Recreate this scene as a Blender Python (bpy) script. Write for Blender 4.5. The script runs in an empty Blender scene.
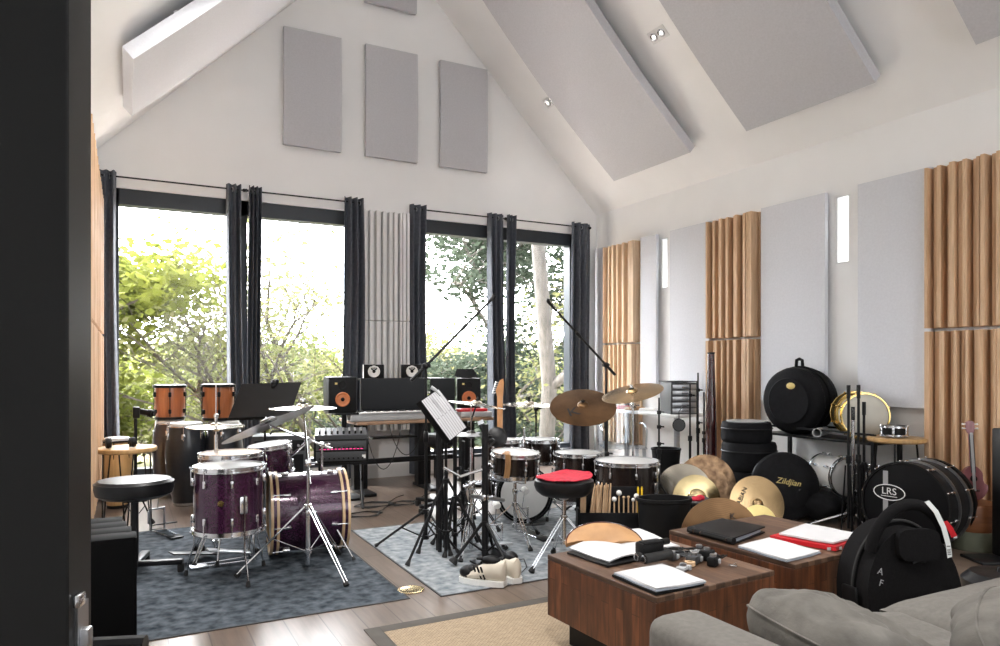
import bpy, bmesh, math, random
from math import sin, cos, pi, atan, radians, sqrt
from mathutils import Vector, Matrix, noise
rnd = random.Random(7)
SC = bpy.context.scene
COL = SC.collection
# ---- camera model: eye 1.25 m above the floor, room depth axis = +Y
AZ = atan(374/710); SA, CA = sin(AZ), cos(AZ); EYE = 1.25
def W(px, py, z=None, x=None, y=None, d=None):
    u = (px-500)/710; v = (365-py)/710
    r = (SA+CA*u, CA-SA*u, v)
    t = (z-EYE)/r[2] if z is not None else x/r[0] if x is not None else y/r[1] if y is not None else d
    return Vector((r[0]*t, r[1]*t, EYE+r[2]*t))
def WX(px, d):
    p = W(px, 365, d=d); return p.x, p.y
CR = Vector((CA, -SA, 0)); CF = Vector((SA, CA, 0)); UP = Vector((0,0,1))

# ---- materials
MATS = {}
def mat(name, col, rough=.5, metal=0, var=.06, scale=12, bump=0, coat=0, kind=None, col2=None, spec=.5, trans=0, emit=None, stretch=None, rings=0):
    m = bpy.data.materials.new(name); m.use_nodes = True; MATS[name] = m
    nt = m.node_tree; N = nt.nodes; L = nt.links
    b = N['Principled BSDF']
    b.inputs['Roughness'].default_value = rough; b.inputs['Metallic'].default_value = metal
    b.inputs['Specular IOR Level'].default_value = spec
    if coat: b.inputs['Coat Weight'].default_value = coat; b.inputs['Coat Roughness'].default_value = .08
    if trans: b.inputs['Transmission Weight'].default_value = trans
    tc = N.new('ShaderNodeTexCoord'); mp = N.new('ShaderNodeMapping')
    L.new(tc.outputs['Object'], mp.inputs['Vector'])
    if stretch: mp.inputs['Scale'].default_value = stretch
    ns = N.new('ShaderNodeTexNoise'); ns.inputs['Scale'].default_value = scale; ns.inputs['Detail'].default_value = 6
    L.new(mp.outputs[0], ns.inputs['Vector'])
    rp = N.new('ShaderNodeValToRGB')
    c = Vector(col); c2 = Vector(col2) if col2 else c*(1-var*2)
    c1 = c if col2 else Vector([min(1, k*(1+var)) for k in c])
    rp.color_ramp.elements[0].position = .3; rp.color_ramp.elements[1].position = .7
    rp.color_ramp.elements[0].color = (*c2, 1); rp.color_ramp.elements[1].color = (*c1, 1)
    L.new(ns.outputs[0], rp.inputs[0])
    out = rp.outputs[0]; hgt = ns.outputs[0]
    if kind == 'rings':
        wv = N.new('ShaderNodeTexWave'); wv.wave_type = 'RINGS'; wv.rings_direction = 'Z'
        wv.inputs['Scale'].default_value = rings or 40; wv.inputs['Distortion'].default_value = 1.2
        L.new(mp.outputs[0], wv.inputs['Vector'])
        mx = N.new('ShaderNodeMix'); mx.data_type = 'RGBA'; mx.blend_type = 'MULTIPLY'; mx.inputs[0].default_value = .28
        L.new(out, mx.inputs[6]); L.new(wv.outputs['Color'], mx.inputs[7]); out = mx.outputs[2]; hgt = wv.outputs['Fac']
    if kind == 'wood':
        wv = N.new('ShaderNodeTexNoise'); wv.inputs['Scale'].default_value = scale*.5; wv.inputs['Detail'].default_value = 8
        wv.inputs['Distortion'].default_value = 1.5
        L.new(mp.outputs[0], wv.inputs['Vector'])
        r2 = N.new('ShaderNodeValToRGB'); r2.color_ramp.elements[0].color = (.55,.5,.45,1); r2.color_ramp.elements[1].color = (1,1,1,1)
        r2.color_ramp.elements[0].position = .35; r2.color_ramp.elements[1].position = .6
        L.new(wv.outputs[0], r2.inputs[0])
        mx = N.new('ShaderNodeMix'); mx.data_type = 'RGBA'; mx.blend_type = 'MULTIPLY'; mx.inputs[0].default_value = .35
        L.new(out, mx.inputs[6]); L.new(r2.outputs[0], mx.inputs[7]); out = mx.outputs[2]
    if kind == 'planks':
        br = N.new('ShaderNodeTexBrick'); br.inputs['Scale'].default_value = 1
        br.inputs['Brick Width'].default_value = 1.9; br.inputs['Row Height'].default_value = .17
        br.inputs['Mortar Size'].default_value = .003; br.offset = .37
        br.inputs['Color1'].default_value = (.78,.76,.74,1); br.inputs['Color2'].default_value = (1,1,1,1); br.inputs['Mortar'].default_value = (.3,.25,.2,1)
        m2 = N.new('ShaderNodeMapping'); m2.inputs['Rotation'].default_value = (0,0,pi/2)
        L.new(tc.outputs['Object'], m2.inputs['Vector']); L.new(m2.outputs[0], br.inputs['Vector'])
        mx = N.new('ShaderNodeMix'); mx.data_type = 'RGBA'; mx.blend_type = 'MULTIPLY'; mx.inputs[0].default_value = 1
        L.new(out, mx.inputs[6]); L.new(br.outputs[0], mx.inputs[7]); out = mx.outputs[2]; hgt = br.outputs['Fac']
    if kind == 'boards':   # glued staves
        br = N.new('ShaderNodeTexBrick'); br.inputs['Scale'].default_value = 1
        br.inputs['Brick Width'].default_value = .6; br.inputs['Row Height'].default_value = .045
        br.inputs['Mortar Size'].default_value = .0015
        br.inputs['Color1'].default_value = (.45,.4,.36,1); br.inputs['Color2'].default_value = (1,1,1,1); br.inputs['Mortar'].default_value = (.25,.2,.18,1)
        m2 = N.new('ShaderNodeMapping'); m2.inputs['Rotation'].default_value = (0, 0, pi/2) if not stretch else (pi/2, 0, 0)
        L.new(tc.outputs['Object'], m2.inputs['Vector'])
        sx = N.new('ShaderNodeSeparateXYZ'); cx = N.new('ShaderNodeCombineXYZ'); ad = N.new('ShaderNodeMath'); ad.operation = 'ADD'
        L.new(tc.outputs['Object'], sx.inputs[0])
        if rings == 1:     # upright staves on the sides
            L.new(sx.outputs[0], ad.inputs[0]); L.new(sx.outputs[1], ad.inputs[1])
            L.new(sx.outputs[2], cx.inputs[0]); L.new(ad.outputs[0], cx.inputs[1])
        else:
            L.new(sx.outputs[1], cx.inputs[0]); L.new(sx.outputs[0], cx.inputs[1])
        L.new(cx.outputs[0], br.inputs['Vector'])
        mx = N.new('ShaderNodeMix'); mx.data_type = 'RGBA'; mx.blend_type = 'MULTIPLY'; mx.inputs[0].default_value = .85
        L.new(out, mx.inputs[6]); L.new(br.outputs[0], mx.inputs[7]); out = mx.outputs[2]
    if kind == 'weave':
        ck = N.new('ShaderNodeTexBrick'); ck.inputs['Scale'].default_value = 1
        ck.inputs['Brick Width'].default_value = .022; ck.inputs['Row Height'].default_value = .011; ck.inputs['Mortar Size'].default_value = .0015
        ck.inputs['Color1'].default_value = (.8,.8,.8,1); ck.inputs['Color2'].default_value = (1,1,1,1); ck.inputs['Mortar'].default_value = (.45,.4,.35,1)
        L.new(tc.outputs['Object'], ck.inputs['Vector'])
        mx = N.new('ShaderNodeMix'); mx.data_type = 'RGBA'; mx.blend_type = 'MULTIPLY'; mx.inputs[0].default_value = .8
        L.new(out, mx.inputs[6]); L.new(ck.outputs[0], mx.inputs[7]); out = mx.outputs[2]
    if kind == 'lines':    # printed rows of notation on paper
        ck = N.new('ShaderNodeTexBrick'); ck.inputs['Scale'].default_value = 1
        ck.inputs['Brick Width'].default_value = .9; ck.inputs['Row Height'].default_value = .021; ck.inputs['Mortar Size'].default_value = .0026
        ck.inputs['Color1'].default_value = (1,1,1,1); ck.inputs['Color2'].default_value = (.93,.93,.93,1); ck.inputs['Mortar'].default_value = (.35,.35,.37,1)
        L.new(tc.outputs['Object'], ck.inputs['Vector'])
        mx = N.new('ShaderNodeMix'); mx.data_type = 'RGBA'; mx.blend_type = 'MULTIPLY'; mx.inputs[0].default_value = .8
        L.new(out, mx.inputs[6]); L.new(ck.outputs[0], mx.inputs[7]); out = mx.outputs[2]
    L.new(out, b.inputs['Base Color'])
    if bump:
        bp = N.new('ShaderNodeBump'); bp.inputs['Strength'].default_value = bump; bp.inputs['Distance'].default_value = .01
        L.new(hgt, bp.inputs['Height']); L.new(bp.outputs[0], b.inputs['Normal'])
    if emit:
        b.inputs['Emission Color'].default_value = (*emit[0], 1); b.inputs['Emission Strength'].default_value = emit[1]
    return m
plaster = mat('plaster', (.89,.89,.885), .85, var=.01, scale=3)
felt = mat('grey_felt', (.54,.54,.565), .95, var=.03, scale=60, bump=.1)
feltlight = mat('pale_felt', (.68,.69,.73), .95, var=.02, scale=60, bump=.1)
felt_side = mat('felt_edge', (.52,.52,.55), .95, var=.03, scale=60)
floorm = mat('oak_floor', (.175,.13,.10), .30, kind='planks', col2=(.11,.078,.058), scale=4, stretch=(9,.7,1), bump=.04)
ash = mat('ash_slat', (.72,.50,.32), .55, kind='wood', col2=(.62,.40,.235), scale=8, stretch=(6,6,.5))
ashlight = mat('ash_slat_pale', (.84,.66,.47), .55, kind='wood', col2=(.76,.55,.36), scale=8, stretch=(6,6,.5))
whiteslat = mat('painted_slat', (.80,.80,.79), .6, var=.02)
curtainm = mat('slate_curtain', (.095,.106,.128), .75, var=.12, scale=30, bump=.1)
black = mat('black_satin', (.006,.006,.0065), .5, var=.05, spec=.22)
blackm = mat('black_metal', (.010,.010,.011), .4, metal=.2, var=.05, spec=.3)
blackf = mat('black_nylon', (.007,.007,.0085), .8, var=.2, scale=25, bump=.25, spec=.2)
caseblack = mat('case_black', (.002,.002,.0022), .7, var=.05, spec=.05)
blackfelt = mat('black_felt', (.0085,.008,.0085), .95, var=.12, scale=120, bump=.1, spec=.1)
leather = mat('black_vinyl', (.007,.007,.008), .36, spec=.3, var=.1, scale=40, bump=.08)
framem = mat('window_frame_dark', (.022,.028,.036), .38, var=.05)
doorpaint = mat('door_black_paint', (.005,.0055,.0055), .32, var=.08, scale=2, spec=.3)
rubber = mat('rubber', (.012,.012,.012), .8, var=.1)
chrome = mat('chrome', (.72,.73,.75), .18, metal=1, var=.03)
steel = mat('brushed_steel', (.45,.46,.48), .32, metal=1, var=.05, scale=30)
whitepaper = mat('paper', (.56,.56,.57), .8, var=.01)
music = mat('printed_music', (.60,.60,.62), .8, var=.01, kind='lines')
greypaper = mat('grey_folder', (.36,.40,.46), .6, var=.04)
head = mat('coated_drumhead', (.58,.58,.57), .5, var=.02, scale=8)
headtan = mat('tan_drumhead', (.66,.50,.34), .55, var=.08, scale=6)
headblack = mat('black_drumhead', (.004,.004,.005), .5, var=.1, spec=.12)
purple = mat('purple_sparkle', (.060,.014,.048), .22, metal=.3, var=.45, scale=160, coat=.6)
maplehoop = mat('maple_hoop', (.66,.47,.27), .35, var=.08, coat=.5)
darkburst = mat('dark_burst', (.008,.007,.007), .22, var=.3, coat=.35, col2=(.022,.011,.008), scale=3)
congawood = mat('conga_wood', (.46,.16,.055), .3, kind='wood', col2=(.32,.10,.035), scale=6, stretch=(6,6,.6), coat=.5)
palewood = mat('pale_conga_wood', (.62,.40,.18), .35, kind='wood', col2=(.5,.3,.12), scale=6, stretch=(6,6,.6))
congablack = mat('conga_black', (.012,.014,.018), .32, var=.2, coat=.5)
congabrown = mat('conga_umber', (.030,.014,.012), .3, var=.3, coat=.5)
bronze = mat('bronze', (.52,.36,.19), .26, metal=1, var=.12, scale=5, kind='rings', rings=30)
bronzedark = mat('dark_bronze', (.20,.115,.058), .38, metal=1, var=.2, scale=5, kind='rings', rings=30)
brass = mat('bright_brass', (.76,.60,.32), .24, metal=1, var=.1, scale=5, kind='rings', rings=30)
silverbronze = mat('pale_bronze', (.66,.60,.50), .2, metal=1, var=.08, scale=5, kind='rings', rings=30)
matteblackcym = mat('smoked_bronze', (.10,.095,.09), .38, metal=1, var=.2, scale=5, kind='rings', rings=30)
hammered = mat('hammered_bronze', (.40,.26,.15), .36, metal=1, col2=(.12,.07,.045), scale=16, bump=.9)
gold = mat('gold_hardware', (.80,.58,.22), .22, metal=1, var=.05)
goldprint = mat('gold_print', (.72,.56,.20), .5, var=.05)
whiteprint = mat('white_print', (.72,.72,.72), .6, var=.02)
greyprint = mat('grey_print', (.30,.30,.31), .6, var=.02)
blackprint = mat('black_print', (.02,.02,.02), .6, var=.02)
red = mat('red_plastic', (.55,.012,.02), .35, var=.05)
redcloth = mat('red_cloth', (.50,.012,.035), .85, var=.15, scale=40, bump=.15)
rugblue = mat('rug_blue_grey', (.105,.12,.138), .95, col2=(.018,.025,.032), scale=16, bump=.2, spec=.1)
rugpale = mat('rug_pale_grey', (.34,.355,.365), .95, col2=(.13,.155,.175), scale=18, bump=.2, spec=.1)
rugedge = mat('rug_binding', (.05,.052,.055), .9, var=.1)
sisal = mat('sisal', (.38,.30,.21), .95, kind='weave', var=.05, scale=30, spec=.1)
sisaledge = mat('sisal_border', (.075,.066,.056), .9, var=.08)
tabletopm = mat('reclaimed_top', (.19,.112,.070), .45, kind='boards', col2=(.10,.055,.033), scale=14, stretch=(4,.6,1))
tableside = mat('reclaimed_side', (.20,.070,.026), .45, kind='boards', col2=(.055,.018,.008), scale=12, stretch=(3,3,.5), rings=1)
linen = mat('linen_grey', (.150,.141,.128), .9, var=.06, scale=60, bump=.12, spec=.15)
linen2 = mat('linen_pillow', (.142,.133,.120), .9, var=.16, scale=11, bump=.9, spec=.15)
monitorm = mat('screen_black', (.006,.007,.009), .3, var=.05, spec=.2)
orangecone = mat('orange_cone', (.58,.19,.07), .45, var=.1)
silver = mat('silver_plastic', (.40,.41,.42), .35, var=.03)
deskwood = mat('desk_wood', (.33,.20,.12), .45, var=.15, scale=8)
whitelam = mat('white_laminate', (.78,.78,.77), .4, var=.02)
whiteplastic = mat('white_plastic', (.80,.80,.78), .35, var=.02)
maple = mat('maple_neck', (.62,.30,.12), .35, var=.08, coat=.4)
suede = mat('tan_leather', (.48,.27,.12), .6, col2=(.34,.18,.08), scale=9, bump=.2)
wine = mat('dark_red_lacquer', (.06,.012,.012), .25, var=.3, scale=6, coat=.5)
ukered = mat('plum_wood', (.26,.075,.085), .4, kind='wood', col2=(.19,.05,.06), scale=8, stretch=(6,6,.7), coat=.3)
stickwood = mat('hickory', (.66,.45,.27), .5, var=.1, scale=20)
yellow = mat('yellow_plastic', (.85,.55,.02), .4, var=.03)
barkpale = mat('pale_bark', (.20,.185,.17), .9, col2=(.10,.09,.08), scale=4, stretch=(4,4,.6), bump=.5)
barkgrey = mat('grey_bark', (.10,.09,.075), .9, col2=(.06,.05,.043), scale=6, bump=.3)
grass = mat('meadow', (.13,.15,.06), .95, col2=(.17,.135,.10), scale=.6, spec=.1)
cajonwood = mat('cajon_wood', (.30,.12,.05), .45, kind='wood', col2=(.2,.075,.03), scale=6, stretch=(1,1,6))
greengrey = mat('grey_green_paint', (.16,.17,.12), .6, var=.1)
led = mat('magenta_led', (.5,.02,.15), .4, emit=((.9,.05,.25), .6))
wiregrey = mat('grey_plastic', (.045,.047,.05), .5, var=.04)
def leafm(name, c, c2):
    m = mat(name, c, .7, col2=c2, scale=.9, spec=.1)
    nt = m.node_tree; b = nt.nodes['Principled BSDF']; o = [n for n in nt.nodes if n.type == 'OUTPUT_MATERIAL'][0]
    tr = nt.nodes.new('ShaderNodeBsdfTranslucent'); mx = nt.nodes.new('ShaderNodeMixShader'); mx.inputs[0].default_value = .45
    nt.links.new(b.inputs['Base Color'].links[0].from_socket, tr.inputs[0])
    nt.links.new(b.outputs[0], mx.inputs[1]); nt.links.new(tr.outputs[0], mx.inputs[2]); nt.links.new(mx.outputs[0], o.inputs[0])
    return m
lime = leafm('lime_leaves', (.16,.17,.035), (.10,.125,.026))
palegreen = leafm('pale_leaves', (.17,.165,.08), (.11,.125,.05))
evergreen = leafm('evergreen_needles', (.06,.075,.052), (.035,.048,.034))
midgreen = leafm('mid_leaves', (.12,.14,.055), (.075,.10,.04))
def glassm(name, alpha=.05, col=(1,1,1)):
    m = bpy.data.materials.new(name); m.use_nodes = True; nt = m.node_tree; nt.nodes.clear()
    o = nt.nodes.new('ShaderNodeOutputMaterial'); t = nt.nodes.new('ShaderNodeBsdfTransparent'); g = nt.nodes.new('ShaderNodeBsdfGlossy')
    g.inputs['Roughness'].default_value = .02; t.inputs[0].default_value = (*col,1); mx = nt.nodes.new('ShaderNodeMixShader')
    ns = nt.nodes.new('ShaderNodeTexNoise'); ns.inputs['Scale'].default_value = 3; mr = nt.nodes.new('ShaderNodeMapRange')
    mr.inputs['To Min'].default_value = alpha*.9; mr.inputs['To Max'].default_value = alpha*1.1
    nt.links.new(ns.outputs[0], mr.inputs[0]); nt.links.new(mr.outputs[0], mx.inputs[0])
    nt.links.new(t.outputs[0], mx.inputs[1]); nt.links.new(g.outputs[0], mx.inputs[2]); nt.links.new(mx.outputs[0], o.inputs[0])
    return m
glass = glassm('window_glass', .012)
acrylic = glassm('clear_acrylic', .12, (.86,.90,.94))

# ---- mesh builder
def frame_z(d):
    return Vector(d).normalized().to_track_quat('Z', 'Y').to_matrix().to_4x4()
def TR(loc=(0,0,0), rz=0, rx=0, ry=0):
    return Matrix.Translation(loc) @ Matrix.Rotation(rz, 4, 'Z') @ Matrix.Rotation(ry, 4, 'Y') @ Matrix.Rotation(rx, 4, 'X')
class MB:
    def __init__(s): s.v = []; s.f = []; s.mi = []
    def add(s, vs, fs, M=None, mi=0):
        o = len(s.v)
        s.v += [tuple(M @ Vector(v)) for v in vs] if M is not None else [tuple(v) for v in vs]
        s.f += [tuple(i+o for i in f) for f in fs]; s.mi += [mi]*len(fs); return s
    def box(s, c, size, M=None, bev=0, mi=0):
        x, y, z = [k/2 for k in size]; b = min(bev, x*.99, y*.99, z*.99)
        T = Matrix.Translation(c); T = M @ T if M is not None else T
        if b <= 0:
            vs = [(sx*x, sy*y, sz*z) for sz in (-1,1) for sy in (-1,1) for sx in (-1,1)]
            fs = [(0,2,3,1),(4,5,7,6),(0,1,5,4),(2,6,7,3),(0,4,6,2),(1,3,7,5)]
            return s.add(vs, fs, T, mi)
        bm = bmesh.new(); bmesh.ops.create_cube(bm, size=1)
        for v in bm.verts: v.co = Vector((v.co.x*2*x, v.co.y*2*y, v.co.z*2*z))
        bmesh.ops.bevel(bm, geom=bm.edges[:], offset=b, segments=2 if b < .03 else 4, affect='EDGES', profile=.5)
        bm.verts.index_update(); vs = [v.co.copy() for v in bm.verts]; fs = [[v.index for v in f.verts] for f in bm.faces]; bm.free()
        return s.add(vs, fs, T, mi)
    def tube(s, pts, r, n=8, M=None, mi=0, closed=False):
        pts = [Vector(p) for p in pts]; k = len(pts); rr = r if isinstance(r, (list, tuple)) else [r]*k
        vs = []; fs = []; u = None
        for i, p in enumerate(pts):
            if closed: t = pts[(i+1) % k]-pts[i-1]
            else: t = pts[min(i+1, k-1)]-pts[max(i-1, 0)]
            t = t.normalized() if t.length > 1e-9 else Vector((0,0,1))
            if u is None: u = t.orthogonal().normalized()
            else:
                u = u-t*u.dot(t)
                u = u.normalized() if u.length > 1e-6 else t.orthogonal().normalized()
            w = t.cross(u)
            for j in range(n):
                a = 2*pi*j/n; vs.append(p+(u*cos(a)+w*sin(a))*rr[i])
        for i in range(k if closed else k-1):
            a = i*n; b = ((i+1) % k)*n
            for j in range(n): fs.append((a+j, a+(j+1) % n, b+(j+1) % n, b+j))
        if not closed: fs.append(tuple(range(n-1, -1, -1))); fs.append(tuple((k-1)*n+j for j in range(n)))
        return s.add(vs, fs, M, mi)
    def cyl(s, p0, p1, r, n=16, M=None, mi=0, r1=None):
        return s.tube([p0, p1], [r, r if r1 is None else r1], n, M, mi)
    def lathe(s, prof, n=32, M=None, mi=0, closed=False):
        vs = []; fs = []; k = len(prof)
        for (r, z) in prof:
            for j in range(n):
                a = 2*pi*j/n; vs.append((r*cos(a), r*sin(a), z))
        for i in range(k if closed else k-1):
            a = i*n; b = ((i+1) % k)*n
            for j in range(n): fs.append((a+j, a+(j+1) % n, b+(j+1) % n, b+j))
        if not closed:
            if prof[0][0] > 1e-6: fs.append(tuple(range(n-1, -1, -1)))
            if prof[-1][0] > 1e-6: fs.append(tuple((k-1)*n+j for j in range(n)))
        return s.add(vs, fs, M, mi)
    def prism(s, out, z0, z1, M=None, mi=0):
        n = len(out); vs = [(x, y, z0) for x, y in out]+[(x, y, z1) for x, y in out]
        fs = [tuple(range(n-1, -1, -1)), tuple(range(n, 2*n))]+[(i, (i+1) % n, n+(i+1) % n, n+i) for i in range(n)]
        return s.add(vs, fs, M, mi)
    def sheet(s, fn, nu, nv, th=.003, M=None, mi=0):
        top = [[Vector(fn(i/nu, j/nv)) for j in range(nv+1)] for i in range(nu+1)]
        nn = []
        for i in range(nu+1):
            for j in range(nv+1):
                du = top[min(i+1, nu)][j]-top[max(i-1, 0)][j]; dv = top[i][min(j+1, nv)]-top[i][max(j-1, 0)]
                c = du.cross(dv); nn.append(c.normalized() if c.length > 1e-12 else Vector((0,0,1)))
        vs = [top[i][j] for i in range(nu+1) for j in range(nv+1)]; m = len(vs); vs += [vs[i]-nn[i]*th for i in range(m)]
        q = nv+1; fs = []
        for i in range(nu):
            for j in range(nv):
                a = i*q+j; fs.append((a, a+q, a+q+1, a+1)); fs.append((m+a, m+a+1, m+a+q+1, m+a+q))
        for i in range(nu):
            a = i*q; fs.append((a, m+a, m+a+q, a+q)); a = i*q+nv; fs.append((a, a+q, m+a+q, m+a))
        for j in range(nv):
            a = j; fs.append((a, a+1, m+a+1, m+a)); a = nu*q+j; fs.append((a, m+a, m+a+1, a+1))
        return s.add(vs, fs, M, mi)
    def ball(s, c, r, n=16, M=None, mi=0, k=None):
        k = k or n//2
        rr = r if isinstance(r, (tuple, list)) else (r, r, r)
        T = Matrix.Translation(c) @ Matrix.Diagonal((*rr, 1)); T = M @ T if M is not None else T
        return s.lathe([(sin(pi*i/k), -cos(pi*i/k)) for i in range(k+1)], n, T, mi)
    def cushion(s, size, M, p=.45, seed=0, amp=.01, n=28, mi=0):
        x, y, z = [k/2 for k in size]; vs = []; fs = []; off = Vector((seed*7.3, seed*3.1, 0))
        for i in range(n+1):
            th = -pi/2+pi*i/n
            for j in range(2*n):
                ph = 2*pi*j/(2*n)
                f = lambda c, e: math.copysign(abs(c)**e, c)
                v = Vector((x*f(cos(th), .8)*f(cos(ph), p), y*f(cos(th), .8)*f(sin(ph), p), z*f(sin(th), .9)))
                dn = noise.fractal(v*7+off, 1, 2, 3)
                v += v.normalized()*dn*amp
                vs.append(v)
        w = 2*n
        for i in range(n):
            for j in range(w): fs.append((i*w+j, i*w+(j+1) % w, (i+1)*w+(j+1) % w, (i+1)*w+j))
        return s.add(vs, fs, M, mi)
def link_mesh(name, mb, mats, parent=None, smooth=35):
    me = bpy.data.meshes.new(name); me.from_pydata(mb.v, [], mb.f)
    ms = mats if isinstance(mats, (list, tuple)) else [mats]
    for m in ms: me.materials.append(m)
    if len(ms) > 1: me.polygons.foreach_set('material_index', mb.mi)
    me.validate(clean_customdata=False)
    bm = bmesh.new(); bm.from_mesh(me); bmesh.ops.recalc_face_normals(bm, faces=bm.faces[:]); bm.to_mesh(me); bm.free()
    if smooth:
        me.polygons.foreach_set('use_smooth', [True]*len(me.polygons)); me.set_sharp_from_angle(angle=radians(smooth))
    me.update()
    o = bpy.data.objects.new(name, me); COL.objects.link(o)
    if parent is not None: o.parent = parent
    return o
def props(o, label=None, cat=None, group=None, kind=None):
    if label: o['label'] = label
    if cat: o['category'] = cat
    if group: o['group'] = group
    if kind: o['kind'] = kind
    return o
def wm(o):
    m = o.matrix_basis.copy()
    p = o.parent
    while p is not None: m = p.matrix_basis @ m; p = p.parent
    return m
def thing(name, label, cat, loc=(0,0,0), rz=0, group=None, direction=None, M=None):
    o = bpy.data.objects.new(name, None); COL.objects.link(o); o.empty_display_size = .1
    if M is not None: o.matrix_basis = M
    elif direction is not None: o.matrix_basis = Matrix.Translation(loc) @ frame_z(direction)
    else: o.matrix_basis = TR(loc, rz)
    return props(o, label, cat, group)
def part(name, mb, m, root, world=False, label=None, smooth=35, kind=None):
    if world:
        inv = wm(root).inverted(); mb.v = [tuple(inv @ Vector(v)) for v in mb.v]
    o = link_mesh(name, mb, m, root, smooth)
    if label: o['label'] = label
    if kind: o['kind'] = kind
    return o
def solo(name, mb, m, label, cat, M=None, group=None, smooth=35):
    """a thing that is one mesh; M places it (vertices stay local)"""
    o = link_mesh(name, mb, m, None, smooth)
    if M is not None: o.matrix_basis = M
    else:   # move the origin to the base of the shape
        xs = [v[0] for v in mb.v]; ys = [v[1] for v in mb.v]; zs = [v[2] for v in mb.v]
        c = Vector(((min(xs)+max(xs))/2, (min(ys)+max(ys))/2, min(zs))); o.data.transform(Matrix.Translation(-c)); o.location = c
    return props(o, label, cat, group)
def struct(name, mb, m, parent=None, smooth=0):
    o = link_mesh(name, mb, m, parent, smooth)
    if parent is None: o['kind'] = 'structure'
    return o
def dup(o, M, label=None, group=None):
    def cp(a, p):
        b = a.copy(); COL.objects.link(b); b.parent = p
        for ch in a.children: cp(ch, b)
        return b
    r = cp(o, None); r.matrix_basis = M
    if label: r['label'] = label
    if group: r['group'] = group
    return r
def again(o, M=None):      # a second part sharing mesh data, under the same parent
    b = o.copy(); COL.objects.link(b)
    if M is not None: b.matrix_basis = M
    return b
def lettering(txt, size, m, parent, M, name='lettering', align='CENTER', font_shear=0, label=None, extr=.0006):
    c = bpy.data.curves.new(name, 'FONT'); c.body = txt; c.size = size; c.align_x = align; c.align_y = 'CENTER'; c.extrude = extr; c.shear = font_shear
    t = bpy.data.objects.new('text_source', c); COL.objects.link(t); dg = bpy.context.evaluated_depsgraph_get(); dg.update()
    me = bpy.data.meshes.new_from_object(t.evaluated_get(dg)); bpy.data.objects.remove(t); bpy.data.curves.remove(c)
    me.materials.clear(); me.materials.append(m)
    o = bpy.data.objects.new(name, me); COL.objects.link(o); o.parent = parent; o.matrix_basis = M
    if label: o['label'] = label
    return o
# ================= SETTING =================
XL, XR, YB, YF, EAVE = -.30, 5.42, 7.60, -3.0, 3.20
RIDX = (XL+XR)/2; RIDZ = EAVE+(XR-XL)/2
ENT = 1.25    # the left wall starts here, nearer lies the entrance bay
bm_ = MB().box(((XL+XR)/2-.6, (YB+YF)/2, -.1), (XR-XL+1.7, YB-YF+.5, .2)); struct('floor', bm_, floorm)
def XZ(y0, y1):  # prism drawn in x,z and extruded along y
    return Matrix(((1,0,0,0),(0,0,1,0),(0,1,0,0),(0,0,0,1))), y0, y1
def gable(mb, out, y0, y1):
    M, a, b = XZ(y0, y1); mb.prism(out, a, b, M)
O1 = (-.12, 2.20); O2 = (2.95, 5.10); SILL, HEADZ = .19, 2.93
b = MB(); Y0, Y1 = YB, YB+.28
gable(b, [(XL-.2, 0), (XR+.2, 0), (XR+.2, SILL), (XL-.2, SILL)], Y0, Y1)
for x0, x1 in ((XL-.2, O1[0]), (O1[1], O2[0]), (O2[1], XR+.2)): gable(b, [(x0, SILL), (x1, SILL), (x1, HEADZ), (x0, HEADZ)], Y0, Y1)
gable(b, [(XL-.2, HEADZ), (XR+.2, HEADZ), (XR+.2, EAVE+.1), (RIDX, RIDZ+.3), (XL-.2, EAVE+.1)], Y0, Y1)
struct('wall_back', b, plaster)
# right wall with two slot openings
slots = [(3.94, 4.07), (6.22, 6.33)]; SZ = (2.12, 2.70)
b = MB(); ys = [YF-.2, slots[0][0], slots[0][1], slots[1][0], slots[1][1], YB+.28]
for i in range(5):
    y0, y1 = ys[i], ys[i+1]
    if i in (1, 3):
        b.box((XR+.14, (y0+y1)/2, SZ[0]/2), (.28, y1-y0, SZ[0])); b.box((XR+.14, (y0+y1)/2, (SZ[1]+EAVE+.1)/2), (.28, y1-y0, EAVE+.1-SZ[1]))
    else: b.box((XR+.14, (y0+y1)/2, (EAVE+.1)/2), (.28, y1-y0, EAVE+.1))
struct('wall_right', b, plaster)
b = MB().box((XL-.14, (ENT+YB)/2, EAVE/2+.05), (.28, YB-ENT+.28, EAVE+.1)); struct('wall_left', b, plaster)
b = MB().box((-1.55, (YF+ENT)/2, 1.6), (.2, ENT-YF+.4, 3.3)).box((-1.0, ENT+.1, 1.6), (1.2, .2, 3.3)).box((-1.0, (YF+ENT)/2, EAVE+.1), (1.4, ENT-YF+.4, .2))
struct('wall_entry', b, plaster)
# front wall (behind the camera) with an added wide glazed opening under its gable for fill daylight
b = MB(); Y0, Y1 = YF-.25, YF; FO = (.7, 4.4, .15, 4.15)
gable(b, [(XL-1.4, 0), (FO[0], 0), (FO[0], 4.15), (XL, 3.4), (XL-1.4, 3.4)], Y0, Y1)
gable(b, [(FO[1], 0), (XR+.2, 0), (XR+.2, EAVE+.1), (FO[1], 4.25)], Y0, Y1)
gable(b, [(FO[0], 0), (FO[1], 0), (FO[1], .15), (FO[0], .15)], Y0, Y1)
gable(b, [(FO[0], 4.15), (FO[1], 4.15), (FO[1], 4.3), (RIDX, RIDZ+.3), (FO[0], 4.3)], Y0, Y1)
struct('wall_front', b, plaster)
b = MB(); t = .2
gable(b, [(XR+.2, EAVE-.2), (XR+.2, EAVE+.3), (RIDX, RIDZ+.5), (XL-.2, EAVE+.3), (XL-.2, EAVE-.2), (RIDX, RIDZ)], YF-.25, YB+.28)
struct('ceiling', b, plaster)
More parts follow.
